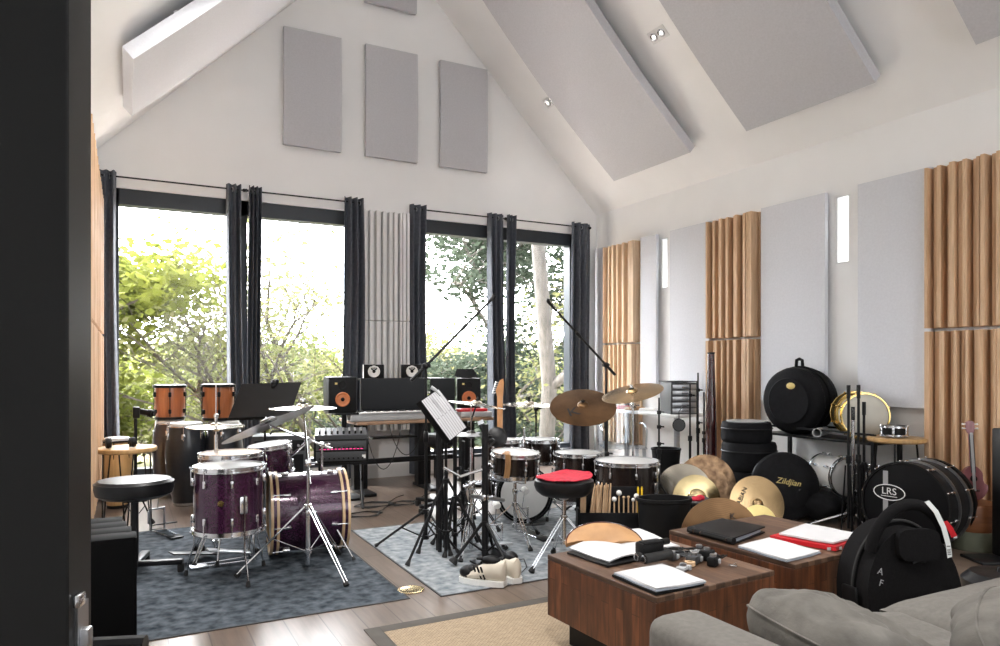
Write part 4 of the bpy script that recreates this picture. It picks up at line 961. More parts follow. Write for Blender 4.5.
for t, p, R, D, a0 in ((tC, pC, .178, .36, .3), (tD, pD, .226, .40, .9)):
    for i in range(3):
        a = a0+2*pi*i/3; q = Vector((cos(a), sin(a), 0)); o = Vector((p.x, p.y, 0))+q*(R+.026)
        lo = part('leg', MB().tube([o+UP*(p.z-.14), o+UP*.18, o+q*.03+UP*.08, o+q*.04+UP*.035], .0055, 8), chrome, t, world=True)
        part('rubber_foot', MB().cyl(o+q*.039+UP*.048, o+q*.042+UP*.0135, .010, 10, r1=.013), rubber, lo, world=True)
        part('leg_bracket', MB().box((0,0,0), (.02, .04, .08), Matrix.Translation(o-q*.014+UP*(p.z-.19)) @ Matrix.Rotation(a, 4, 'Z'), bev=.007), chrome, t, world=True)
# stand with the two rack toms
tx, ty = WX(524, 6.25)
th_ = thing('tom_stand', 'black and chrome stand behind the two rack toms', 'tom stand', (tx, ty, 0))
stand_legs(th_, tx, ty, .3, .26, blackm, .9); part('tube', MB().cyl((tx, ty, .05), (tx, ty, .70), .012, 12), chrome, th_, world=True)
for p, R, D in ((pA, .130, .19), (pB, .140, .20)): 
    v = Vector((tx, ty, .62)); e = p-UP*.12; f = e+(v-e)*((R+.02)/(v-e).length); part('tom_arm', MB().tube([v, f], .008, 8), chrome, th_, world=True)
# cymbals
def cym(label, px, y, d, R, m, nrm, standlab=None, spx=None, sd=None, sh=None, sm=chrome, a0=.2, **k):
    c = at_top(px, y, d); r = cymbal(label, c, nrm, R, m, **k)
    if standlab:
        x, y_ = WX(spx, sd); cymbal_stand(standlab, x, y_, sh, m=sm, a0=a0, spread=.27, zt=.32, boom=c-Vector(nrm).normalized()*.004, tipd=nrm)
    return r, c
cym('bright flat crash cymbal just right of the sheet music, dark along its right half', 477, 403, 5.35, .215, silverbronze, (CR*.14+UP+CF*.02), 'black cymbal stand rising behind the round black practice pad', 470, 5.45, .80, blackm, 1.0)
cym('flat thin crash cymbal in front of the electric guitar window', 529, 403, 5.9, .222, silverbronze, (CR*.02+UP-CF*.03), 'black cymbal stand in the gap between the curtains, behind the rack toms', 536, 6.35, .86, blackm, .4)
kr_, kc = cym('big brown ride cymbal tilted to face the camera, marked with a K', 583, 405, 5.6, .262, bronzedark, (-CF*.50+UP*.86-CR*.05), 'black boom stand right of the big brown ride cymbal', 607, 5.95, .92, blackm, 2.2, cup=.17)
lettering('K', .15, blackprint, kr_, Matrix.Translation((-.075, -.10, .0015)) @ Matrix.Rotation(.25, 4, 'Z') @ Matrix.Rotation(-.07, 4, 'Y') @ Matrix.Rotation(.0, 4, 'X'))
cym('polished crash cymbal tilted up to the right, its left rim catching the light', 632, 391, 5.15, .225, bronze, (CR*-.22+UP*.93-CF*.20), 'chrome cymbal stand rising between the two black floor toms', 633, 5.62, .93, chrome, .8)
# red covered stool
qx, qy = WX(564, 4.42); zt = .545
th2 = thing('drum_stool', 'black round drum stool with a chrome post in front of the black floor toms', 'drum stool', (qx, qy, 0))
part('seat', MB().lathe([(0, -.10), (.145, -.10), (.175, -.075), (.187, -.04), (.183, -.01), (.165, .0), (.08, .003), (0, .003)], 40, TR((0,0,zt))), leather, th2)
part('post', MB().cyl((0,0,.14), (0,0,zt-.09), .014, 16), chrome, th2); part('seat_clamp', MB().cyl((0,0,zt-.13), (0,0,zt-.085), .028, 16), steel, th2)
stand_legs(th2, qx, qy, .30, .27, chrome, 3.35, True, foot=.018, zc=.15)
def redf(u, v):
    x = (u-.5)*.34; y = (v-.5)*.31; rr = sqrt(x*x+y*y)
    z = .011+.010*max(0, noise.noise(Vector((x*14, y*14, 1))))+.014*max(0, x-.04)/.1
    k = min(1, .172/max(rr, .001)); return (x*k, y*k, z)
solo('red_cloth', MB().sheet(redf, 24, 24, .005), redcloth, 'red cloth spread over the seat of the round drum stool', 'cloth', TR((qx, qy, zt-.001), .3), smooth=70)
# ---------------- stands in front of the desk
mx0, my0 = WX(426, 4.95)
mic_stand('black boom stand whose arm reaches up to the curtain right of the white slats', mx0, my0, 1.245, W(489, 302, d=5.1), tail=.12, a0=2.9)
mx1, my1 = WX(606, 6.0)
mic_stand('black boom stand behind the floor toms, its arm rising across the corner window', mx1, my1, 1.25, W(552, 306, d=5.7), tail=.10, a0=.3)
# sheet music on its stand
pc = W(442, 416, d=4.45); lr = (CR*.59-UP*.81); up_ = (CR*.46+UP*.44+CF*.77)
lrn = Vector(lr).normalized(); upn = Vector(up_); upn = (upn-lrn*upn.dot(lrn)).normalized()
px1, py1 = WX(446, 4.6)
ms, Mms = music_desk('music_stand', 'heavy black music stand with thick legs holding the sheet music', pc+CF*.02, lrn, upn, .31, .23, stand_xy=(px1, py1), zt=.50, spread=.30, a0=3.4)
shm = solo('sheet_music', MB().sheet(lambda u, v: ((u-.5)*.30, (v-.5)*.215, .006+.004*sin(u*3.1)), 10, 6, .002), music, 'white printed sheet music slanting on the heavy black music stand', 'sheet music', Mms)
part('second_tube', MB().cyl((px1-.035, py1+.02, .04), (px1-.035, py1+.02, .86), .014, 12), blackm, ms, world=True)
tl = thing('clip_light', 'small silver lamp clipped to the top corner of the sheet music', 'lamp', W(431, 387, d=4.43)); part('lamp_head', MB().tube([(0,0,0), (.03*CR.x, .03*CR.y, -.02), (.06*CR.x, .06*CR.y, -.055)], [.012, .010, .006], 10), silver, tl)
# folded black stands beside it, leaning bundle
for k, (px, d, h, lab) in enumerate(((438, 4.72, .92, 'folded black stand standing left of the heavy music stand'), (455, 4.75, .80, 'shorter folded black stand standing right of the heavy music stand'), (463, 4.95, .72, 'folded black stand just behind the chrome hi-hat rods'))):
    x, y = WX(px, d); r = thing('folded_stand', lab, 'stand', (x, y, 0))
    part('tube', MB().cyl((x, y, .02), (x, y, h), .014, 12), blackm, r, world=True)
    stand_legs(r, x, y, .36, .13+.04*k, blackm, .8+k, False, rad=.010); part('knob', MB().cyl((x+.03, y-.03, h*.7), (x, y, h*.7), .012, 10), blackm, r, world=True)
hx, hy = WX(485, 4.45)
ht = thing('pedal_stand', 'thick black stand post rising behind the pair of sneakers', 'stand', (hx, hy, 0))
part('post', MB().cyl((hx, hy, .02), (hx, hy, .88), .021, 16), blackm, ht, world=True); stand_legs(ht, hx, hy, .26, .20, blackm, 2.9, False, rad=.011, foot=.028)
for z in (.42, .60, .78): clamp(ht, (hx, hy, z), chrome if z == .42 else blackm, .020)
part('side_arm', MB().tube([(hx, hy, .60), (hx-.16, hy+.02, .56), (hx-.26, hy+.05, .62)], .009, 8), chrome, ht, world=True)
part('side_arm', MB().tube([(hx, hy, .42), (hx-.10, hy-.02, .44), (hx+.16, hy+.05, .38)], .013, 10), steel, ht, world=True)
part('base_plate', MB().box((hx, hy, .018), (.16, .12, .012), bev=.003), blackm, ht, world=True)
hi = thing('hi_hat_stand', 'chrome hi-hat stand left of the thick black post', 'hi-hat stand', (*WX(471, 4.72), 0)); ix, iy = WX(471, 4.72)
stand_legs(hi, ix, iy, .32, .24, chrome, 1.9); part('lower_tube', MB().cyl((ix, iy, .03), (ix, iy, .70), .013, 14), chrome, hi, world=True); part('pull_rod', MB().cyl((ix, iy, .70), (ix, iy, .98), .0035, 8), chrome, hi, world=True)
part('footboard', MB().box((0,0,0), (.09, .28, .010), TR((ix+.05, iy-.18, .05), .2, .16), bev=.004), blackm, hi, world=True)
part('drum_clamp', MB().box((ix, iy, .45), (.05, .04, .06), bev=.01).cyl((ix-.06, iy, .45), (ix+.07, iy-.01, .47), .010, 10), chrome, hi, world=True)
cymbal('dark upper hi-hat cymbal beside the round black practice pad', Vector((ix, iy, .80)), (0,0,1), .165, matteblackcym); cymbal('dark lower hi-hat cymbal beside the round black practice pad', Vector((ix, iy, .776)), (0,0,-1), .165, matteblackcym)
pb = W(497, 437, d=4.65)
bp = thing('practice_pad', 'round black practice pad mounted above the snare drum', 'practice pad', pb, direction=(-CF*.9+UP*.35))
part('pad', MB().lathe([(0, -.02), (.05, -.02), (.062, -.012), (.066, .0), (.062, .012), (.05, .018), (0, .019)], 32), leather, bp); part('rim', MB().tube([(.064*cos(a), .064*sin(a), 0) for a in [2*pi*i/32 for i in range(32)]], .005, 6, closed=True), blackm, bp)
part('mount_arm', MB().tube([pb-UP*.02+CF*.02, Vector((hx, hy, pb.z-.06)), Vector((hx, hy, pb.z-.16))], .007, 8), blackm, bp, world=True)
wb = solo('cowbell', MB().prism([(-.045, 0), (.045, 0), (.035, .13), (-.035, .13)], -.02, .02), blackm, 'black cowbell above the tangle of stands, left of the practice pad', 'cowbell', Matrix.Translation(W(484, 430, d=4.75)) @ Matrix.Rotation(1.1, 4, 'Y') @ Matrix.Rotation(.4, 4, 'X'))
kick_pedal('chrome twin-post pedal lying behind the sneakers', *WX(497, 4.75)[0:2], AZ+.9)
# sneakers
def shoe(label, x, y, rz, flip=1):
    M = TR((x, y, FZ), rz) @ Matrix.Diagonal((1, 1.05, 1.3, 1)); r = thing('sneaker', label, 'shoe', M=M, group=None); L = .275
    def sec(t):  # t 0 heel .. 1 toe: half width, height of upper
        w = .033+.014*sin(min(1, t*1.25)*pi*.9)**1.0 + (.008 if t > .5 else 0); w *= (1-max(0, t-.82)**2*16) if t > .82 else (1-max(0, .10-t)**2*30)
        h = .092 if t < .28 else .092-.055*min(1, (t-.28)/.5) ; h = h-(max(0, t-.88)*.12)
        return max(w, .012), max(h, .02)
    vs = []; fs = []; n = 20; k = 12
    for i in range(n+1):
        t = i/n; w, h = sec(t); 
        for j in range(k):
            a = 2*pi*j/k; yy = w*math.copysign(abs(cos(a))**.8, cos(a)); zz = .022+h*.5*(1+math.copysign(abs(sin(a))**.8, sin(a)))
            vs.append(((t-.5)*L, yy*(1-.25*max(0, sin(a))), zz-.004))
    for i in range(n):
        for j in range(k): fs.append((i*k+j, i*k+(j+1) % k, (i+1)*k+(j+1) % k, (i+1)*k+j))
    fs += [tuple(range(k)), tuple(n*k+j for j in range(k))]
    part('upper', MB().add(vs, fs), [cream][0], r, smooth=60)
    part('toe_cap', MB().ball((.086, 0, .042), (.060, .0475, .031), 20).ball((.062, 0, .054), (.048, .038, .024), 20), black, r)
    part('collar_opening', MB().ball((-.055, 0, .104), (.060, .032, .022), 20), black, r); part('tongue', MB().box((.0, 0, .108), (.07, .036, .010), Matrix.Translation((0,0,0)) @ Matrix.Rotation(.0, 4, 'Y'), bev=.004), black, r)
    so_ = [((t-.5)*L*1.02, (sec(t)[0]+.003)) for t in [i/16 for i in range(17)]]; so_ += [(a, -b) for a, b in reversed(so_)]
    part('sole', MB().prism(so_, .0, .024), whiteplastic, r, smooth=0)
    for s in (-1, 1):
        for q in range(3):
            part('stripe', MB().box((0,0,0), (.009, .006, .060), Matrix.Translation((-.020+q*.022, s*(.0430), .055)) @ Matrix.Rotation(.45, 4, 'Y') @ Matrix.Rotation(s*-.12, 4, 'X')), black, r)
    lb = MB()
    for q in range(4): lb.tube([(.012+q*.014, -.022, .088-q*.009), (.012+q*.014, 0, .096-q*.009), (.012+q*.014, .022, .088-q*.009)], .0025, 6)
    part('laces', lb, black, r); return r
cream = mat('cream_leather', (.66,.60,.50), .5, var=.05)
p = W(483, 579, z=.03); shoe('cream sneaker with black toe and three stripes, nearer the camera', p.x, p.y, pi-AZ-.42)
p = W(508, 573, z=.03); shoe('cream sneaker with its heel to the camera, beside the striped one', p.x, p.y, pi-AZ-1.2)
solo('cable', MB().tube([W(*q, z=.018) for q in ((512, 560), (524, 559), (527, 567), (520, 574), (512, 575))], .003, 6), rubber, 'thin cable curling on the pale rug right of the sneakers', 'cable')
# ================= RIGHT WALL: TABLE, ORGANISER, STANDS =================
wt = thing('wall_table', 'white work table along the right wall near the far corner', 'table', (5.06, 6.1, 0)); tz = .752
part('tabletop', MB().box((0, 0, tz-.0125), (.52, 1.45, .025), bev=.003), whitelam, wt)
for sx0 in (-.22, .22):
    for sy0 in (-.68, .68): part('leg', MB().box((sx0, sy0, (tz-.025)/2), (.04, .04, tz-.025)), steel, wt)
og = thing('drawer_organizer', 'grey metal drawer organizer with five silver drawers on the white wall table', 'drawer organizer', (5.04, 5.62, tz), -.33)
part('case', MB().box((0, 0, .16), (.28, .30, .32), bev=.004), wiregrey, og)
for i in range(5):
    dr = part('drawer', MB().box((0, -.153, .035+i*.060), (.255, .010, .050), bev=.003), steel, og); part('pull', MB().box((0, -.164, .035+i*.060), (.07, .012, .008)), chrome, dr)
solo('clipboard', MB().box((0, 0, .325+.006), (.30, .26, .008), TR((0,0,0), .15)), black, 'dark clipboard lying on top of the drawer organizer', 'clipboard', TR((5.02, 5.60, tz), -.2))
for k, (dx, dy, sz, m, lab) in enumerate(((-.10, .52, (.16, .12, .035), red, 'red pencil case on the white wall table'), (-.08, .30, (.20, .14, .03), suede, 'small brown box on the white wall table beside the organizer'), (.0, .16, (.14, .18, .022), whiteplastic, 'white notepad on the wall table'), (.08, .62, (.10, .10, .12), wine, 'dark red tin at the far end of the white wall table'))):
    solo('desk_box', MB().box((0, 0, sz[2]/2), sz, bev=.006).box((0, 0, sz[2]+.002), (sz[0]*.9, sz[1]*.9, .006), bev=.002), m, lab, 'box', TR((5.06+dx, 5.95+dy, tz), .2*k))
bp_ = WX(666, 6.75)
bn = thing('waste_bin', 'black waste bin in front of the white wall table', 'bin', (bp_[0], bp_[1], 0))
part('body', MB().lathe([(.10, 0), (.135, .44), (.142, .445), (.142, .46), (.128, .46), (.094, .012), (0, .012)], 32), black, bn, smooth=30)
def pole_stand(label, px, d, h, clampz=(), a0=0, sp=.2, m=blackm, r_=.011, mic=None):
    x, y = WX(px, d); r = thing('microphone_stand', label, 'microphone stand', (x, y, 0)); stand_legs(r, x, y, .26, sp, m, a0, False, rad=.008)
    part('lower_tube', MB().cyl((x, y, .03), (x, y, h*.55), r_, 12), m, r, world=True); part('upper_tube', MB().cyl((x, y, h*.55), (x, y, h), r_*.7, 12), m, r, world=True)
    part('height_clutch', MB().cyl((x, y, h*.53), (x, y, h*.57), r_*1.7, 12), m, r, world=True)
    for z in clampz: clamp(r, (x, y, z), m, .014)
    return r, x, y
r, x, y = pole_stand('straight black microphone stand left of the dark lacquered tube', 698, 6.5, 1.18, (1.02, .72), .4)
part('folded_boom', MB().cyl((x-.03, y-.02, .55), (x-.02, y-.01, 1.10), .008, 10), blackm, r, world=True)
pole_stand('black microphone stand in front of the drawer organizer', 690, 6.35, 1.08, (.98,), 1.4)
pole_stand('short black stand with a clamp behind the largest floor tom', 659, 5.85, .98, (.86, .74, .6), .9)
r, x, y = pole_stand('slim black stand beside the waste bin', 704, 6.6, 1.0, (.62,), 2.2)
pf = W(679, 425, d=6.3); r = thing('pop_filter', 'round grey pop filter hanging below the drawer organizer', 'pop filter', pf, direction=-CF)
part('screen', MB().lathe([(0, -.002), (.052, -.002), (.052, .002), (0, .002)], 32), wiregrey, r); part('ring', MB().tube([(.054*cos(a), .054*sin(a), 0) for a in [2*pi*i/32 for i in range(32)]], .005, 6, closed=True), blackm, r)
part('gooseneck', MB().tube([pf+UP*.055, pf+UP*.12, pf+UP*.16+CR*.03, Vector(WX(690, 6.35)+(pf.z+.17,))], .004, 8), blackm, r, world=True)
# clear acrylic chair
cx_, cy_ = WX(622, 7.0); ch = thing('acrylic_chair', 'clear acrylic chair behind the largest floor tom, near the far corner', 'chair', (cx_, cy_, 0), -AZ)
part('seat', MB().box((0, 0, .45), (.42, .42, .014), bev=.005), acrylic, ch)
part('backrest', MB().sheet(lambda u, v: ((u-.5)*(.42-.10*(2*v-1)**4*(v > .5)), .20+.03*(2*u-1)**2+.05*v, .46+v*.42), 16, 14, .008), acrylic, ch, smooth=60)
for sx0 in (-1, 1):
    for sy0 in (-1, 1): part('leg', MB().tube([(sx0*.18, sy0*.18, .445), (sx0*.20, sy0*.20, .0)], [.018, .012], 10), acrylic, ch)
    part('armrest', MB().tube([(sx0*.21, .20, .66), (sx0*.22, .02, .67), (sx0*.215, -.15, .62), (sx0*.20, -.17, .45)], .010, 8), acrylic, ch)
dx_, dy_ = 5.16, 5.40
dd = W(711, 353, d=6.55); db = WX(710, 6.45)
r = thing('didgeridoo', 'long dark red lacquered wooden tube leaning against the slats', 'didgeridoo', (db[0], db[1], 0))
part('tube', MB().tube([Vector((db[0], db[1], .002)), Vector((db[0], db[1], .0)).lerp(dd, .5)+CR*.006, dd], [.060, .050, .030], 24), wine, r, world=True, smooth=60)
part('mouth_rim', MB().tube([dd-UP*.01, dd+UP*.006], .033, 20), black, r, world=True)
# ================= STICK BAG, TOTE, CYMBAL GROUP =================
bx, by = WX(609, 4.62); wb_ = -AZ
sb = thing('stick_bag', 'black open stick bag behind the front coffee table', 'stick bag', (bx, by, 0), wb_)
part('bag_back', MB().box((0, .055, .225), (.42, .018, .45), bev=.008), blackf, sb); part('bag_front', MB().box((0, -.055, .15), (.40, .016, .30), bev=.008), blackf, sb)
for s in (-1, 1): part('bag_side', MB().box((s*.20, 0, .16), (.016, .10, .32), bev=.006), blackf, sb)
part('bag_bottom', MB().box((0, 0, .012), (.40, .11, .02), bev=.004), blackf, sb)
def placeM(lx, lz, tilt, ly=0): return TR((bx, by, 0), wb_) @ Matrix.Translation((lx, ly, lz)) @ Matrix.Rotation(tilt, 4, 'Y')
k = 0
for lx, t, top, n in ((-.190, .03, .475, 3), (-.150, .14, .49, 4), (-.092, .05, .49, 7)):
    for i in range(n):
        k += 1; mb = MB().lathe([(0, 0), (.006, .003), (.007, .03), (.007, .30), (.0045, .375), (.0055, .385), (.003, .398), (0, .40)], 10)
        solo('drumstick', mb, stickwood, 'pale hickory drumstick standing in the left end of the black stick bag', 'drumstick', placeM(lx+i*.0135, top-.405-.012*(i % 2), t, -.015+.012*(i % 3)), group='drumsticks in the stick bag')
for i, (px, yt, R_, hd_) in enumerate(((614.5, 500, .016, 1), (619.5, 494, .0185, 1), (624, 498, .010, 0), (629, 498, .010, 0), (633.5, 500.5, .012, 1), (637, 497, .017, 1))):
    q = W(px, yt, d=4.62-.03); loc = TR((bx, by, 0), wb_).inverted() @ q
    mb = MB().lathe([(0, 0), (.005, .003), (.005, .33), (0, .331)], 10)
    lab = 'mallet with a fluffy white head standing in the stick bag' if hd_ else 'wooden mallet with a small wooden head standing in the stick bag'
    r = thing('mallet', lab, 'mallet', M=TR((bx, by, 0), wb_) @ Matrix.Translation((loc.x, -.02+.01*(i % 2), loc.z-.335)), group='white-headed mallets' if hd_ else 'wooden-headed mallets')
    part('shaft', mb, stickwood, r); part('mallet_head', MB().ball((0, 0, .338), (R_, R_, R_*(1 if hd_ else .8)), 18), whiteplastic if hd_ else stickwood, r)
for i, px in enumerate((638.3, 642)):
    q = TR((bx, by, 0), wb_).inverted() @ W(px-.5, 488, d=4.65)
    solo('yellow_brush', MB().cyl((0,0,0), (0,0,.30), .0065, 10).cyl((0,0,.30), (0,0,.31), .0045, 10), yellow, 'yellow-handled brush at the right end of the stick bag', 'brush', TR((bx, by, 0), wb_) @ Matrix.Translation((q.x, .02, q.z-.30)), group='yellow brushes')
tx_, ty_ = WX(664, 4.42)
tt = thing('storage_tub', 'oval black storage tub standing between the stick bag and the cymbals', 'tub', (tx_, ty_, 0), -AZ)
prof = [(.145, 0), (.164, .40), (.173, .405), (.173, .425), (.156, .425), (.135, .015), (0, .015)]
part('body', MB().lathe(prof, 48, Matrix.Diagonal((1, .66, 1, 1))), black, tt, smooth=30)
def lean_cym(label, px, y, d, R, m, tilt=.22, yaw=0, **k):
    f = (-CF*cos(tilt)+UP*sin(tilt)+CR*yaw).normalized(); c = W(px, y, d=d); c.z = R*cos(tilt)+.004
    return cymbal(label, c, f, R, m, **k)
lean_cym('hammered dark bronze cymbal, the tallest of the ones standing on the floor', 707, 488, 5.95, .25, hammered, .18)
lean_cym('bright cymbal leaning at the left of the hammered one, mostly hidden', 684, 492, 5.78, .222, silverbronze, .16, -.25)
lean_cym('shiny golden cymbal with a large dark bell, in front of the hammered one', 697, 499, 5.62, .19, brass, .2, cup=.40)
sbn = lean_cym('wide brown-gold cymbal with black lettering, standing right of the golden ones', 758, 505, 5.3, .213, bronze, .25, .1)
lettering('SABIAN', .048, blackprint, sbn, Matrix.Translation((-.120, .055, .000)) @ Matrix.Rotation(1.05, 4, 'Z'), name='lettering')
yel = lean_cym('small pale yellow cymbal with drilled dots in front of the lettered one', 760, 520, 4.98, .135, mat('yellow_brass', (.80,.66,.28), .4, metal=.6, var=.05), .28, .1, cup=.2)
for i in range(14):
    a = i*2.4; rr = .045+.075*((i*7) % 14)/14; part('drilled_dot', MB().lathe([(0, 0), (.006, 0), (.006, .002), (0, .002)], 10, TR((rr*cos(a), rr*sin(a), -.0045-.05*.135*(rr/.135)**1.5))), blackprint, yel)
# soft cases
def soft_case(label, x, y, z, R, h, lid=True, m=blackf, name='drum_case', topm=None, direction=(0,0,1)):
    r = thing(name, label, 'drum case', (x, y, z), direction=direction)
    prof = [(0, 0), (R*.94, 0), (R, .02), (R*1.01, h*.3), (R*.995, h*.62), (R*1.015, h*.66), (R*1.02, h*.70), (R, h*.74), (R*1.0, h-.03), (R*.95, h), (0, h+.003)]
    part('body', MB().lathe(prof, 44), m, r, smooth=50)
    part('zip', MB().tube([(R*1.022*cos(a), R*1.022*sin(a), h*.70) for a in [2*pi*i/44 for i in range(44)]], .005, 6, closed=True), blackm, r)
    hd_ = MB().tube([Vector((R*cos(-2.0+a)*1.0, R*sin(-2.0+a), h*.45))+Vector((cos(-2.0), sin(-2.0), 0))*(.05*sin(pi*t)) for t, a in [(i/10, -.28+.56*i/10) for i in range(11)]], .010, 8)
    part('handle', hd_, blackf, r)
    if topm: part('lid_label', MB().lathe([(0, h+.004), (R*.8, h+.004), (R*.8, h+.012), (0, h+.012)], 40), topm, r)
    return r
ex, ey = WX(748, 6.15)
soft_case('lower black soft drum case in the stack left of the rack', ex, ey, 0, .235, .34)
soft_case('middle black soft drum case in the stack left of the rack', ex+.01, ey, .345, .228, .24)
soft_case('small black case with a pale lid, topmost of the stack left of the rack', ex-.01, ey+.01, .588, .21, .17, topm=silver)
# rack
RX0, RX1, RY0, RY1, RZ = 5.04, 5.36, 3.46, 4.50, .655
rk = thing('metal_rack', 'black metal rack with a rail along the right wall holding drums', 'rack', ((RX0+RX1)/2, (RY0+RY1)/2, 0))
for x in (RX0, RX1):
    for y in (RY0, RY1): part('leg', MB().box((x, y, .36), (.028, .028, .72)), blackm, rk, world=True)
for z in (RZ, .17):
    part('shelf', MB().box(((RX0+RX1)/2, (RY0+RY1)/2, z-.01), (RX1-RX0+.02, RY1-RY0+.02, .02), bev=.002), blackm, rk, world=True)
for x in (RX0, RX1): part('rail', MB().box((x, (RY0+RY1)/2, .715), (.016, RY1-RY0, .016)), blackm, rk, world=True)
# upright round bag on the rack
uc = Vector((5.17, 4.24, RZ+.287)); ud = Vector((-.995, -.10, 0)).normalized()
ub = thing('drum_bag', 'big round black drum bag standing upright on the rack, handle on top', 'drum bag', uc-UP*.285, 0); Mb = Matrix.Translation(uc) @ frame_z(ud)
part('body', MB().lathe([(0, -.15), (.25, -.15), (.277, -.13), (.284, -.06), (.284, .06), (.277, .12), (.25, .145), (0, .15)], 48, Mb), blackf, ub, world=True, smooth=50)
for z in (-.07, .07): part('zip', MB().tube([Mb @ Vector((.286*cos(a), .286*sin(a), z)) for a in [2*pi*i/48 for i in range(48)]], .005, 6, closed=True), blackm, ub, world=True)
part('strap', MB().tube([Mb @ Vector((.290*cos(a), .290*sin(a), .0)) for a in [2*pi*i/48 for i in range(48)]], .014, 4, closed=True), blackf, ub, world=True)
sd_ = ud.cross(UP).normalized()
part('handle', MB().tube([uc+UP*.275+ud*-.05, uc+UP*.35+ud*-.04, uc+UP*.36, uc+UP*.35+ud*.04, uc+UP*.275+ud*.05], .014, 8), blackf, ub, world=True)
part('pocket', MB().lathe([(0, .150), (.19, .150), (.20, .156), (.19, .166), (0, .168)], 40, Mb), blackf, ub, world=True)
Ml = Matrix.Translation(uc+ud*.1695+UP*.13+sd_*-.03) @ Matrix(((-sd_.x,0,ud.x,0),(-sd_.y,0,ud.y,0),(0,1,0,0),(0,0,0,1)))
part('crest', MB().lathe([(0, 0), (.036, 0), (.030, .003), (0, .004)], 10, Ml @ Matrix.Diagonal((1.2, .8, 1, 1))), goldprint, ub, world=True, label='gold printed crest')
# paper roll and the two shallow drums on the rack
pr_a = Vector((5.02, 3.98, RZ+.038)); pr_d = Vector((-.75, -.3, .18)).normalized()
solo('paper_roll', MB().lathe([(.036, -.16), (.036, .16), (.030, .16), (.030, -.16)], 28, closed=True), whitepaper, 'rolled white paper lying on the rack beside the gold-fitted drum', 'paper roll', Matrix.Translation(pr_a+Vector((.12, .02, .0))) @ frame_z((-.85, -.42, .02)))
gd = Vector((-.02, -1, 0))
g1 = Vector((5.26, 3.76, RZ+.198))
drum('snare_drum', 'black snare drum with gold fittings on its side on the rack', 'drum', g1, Vector((-.62,-.78,0)), .170, .13, black, hoopm=gold, lugm=gold, n=8)
g2 = Vector((5.16, 3.635, RZ+.196))
drum('snare_drum', 'cream-headed drum with a gold rim at the right end of the rack', 'drum', g2, Vector((-.62,-.78,0)), .168, .12, mat('cream_shell', (.62,.58,.48), .4, var=.05), hoopm=gold, lugm=gold, n=8, hd=mat('cream_head', (.62,.60,.53), .5, var=.03))
# under the rack
zc_ = W(785, 482, d=5.72); zt_ = .2; zf = (-CF*cos(zt_)+UP*sin(zt_)-CR*.05).normalized(); zR = .268; zc_.z = zR*cos(zt_)+.012
zb_ = thing('cymbal_bag', 'round black cymbal bag with gold lettering leaning on the rack', 'cymbal bag', zc_, direction=zf)
part('body', MB().lathe([(0, -.035), (zR-.02, -.035), (zR, -.015), (zR, .01), (zR-.02, .03), (0, .034)], 56), blackf, zb_, smooth=50)
part('piping', MB().tube([(zR*cos(a), zR*sin(a), 0) for a in [2*pi*i/56 for i in range(56)]], .006, 6, closed=True), blackm, zb_)
part('pocket', MB().lathe([(0, .034), (.175, .034), (.185, .042), (.170, .050), (0, .052)], 48), blackf, zb_)
rt_ = Vector((0,0,1)).cross(zf).normalized()
def face_matrix(c, f, off, dx, dy, rot=0, lean=None):
    f = Vector(f).normalized(); ri = UP.cross(f).normalized(); u2 = f.cross(ri)
    return Matrix(((ri.x, u2.x, f.x, 0), (ri.y, u2.y, f.y, 0), (ri.z, u2.z, f.z, 0), (0,0,0,1))), c+f*off+ri*dx+u2*dy
def letter_world(txt, size, m, parent, c, f, off, dx, dy, rot=0, shear=0, name='lettering'):
    Mf, p = face_matrix(c, f, off, dx, dy); M = wm(parent).inverted() @ (Matrix.Translation(p) @ Mf @ Matrix.Rotation(rot, 4, 'Z'))
    return lettering(txt, size, m, parent, M, name=name, font_shear=shear)
letter_world('Zildjian', .066, goldprint, zb_, zc_, zf, .0535, .01, .03, -.16, .3)
wx, wy = 5.14, 3.92
drum('drum', 'white drum lying on the lower shelf of the rack, behind the gold-lettered bag', 'drum', (wx+.04, wy-.02, .18+.165), (-.25, -.97, 0), .148, .28, whiteplastic, n=6, lugm=chrome)
drum('drum', 'dark tom lying on the lower shelf at the right end of the rack', 'drum', (wx+.06, wy-.33, .18+.145), (-.35, -.94, 0), .125, .18, darkburst, n=6)
solo('gear_bag', MB().cushion((.30, .5, .24), None, seed=3, amp=.02, n=16), blackf, 'slumped black gear bag on the floor under the rack', 'bag', TR((4.93, 3.93, .125), .1), smooth=70)
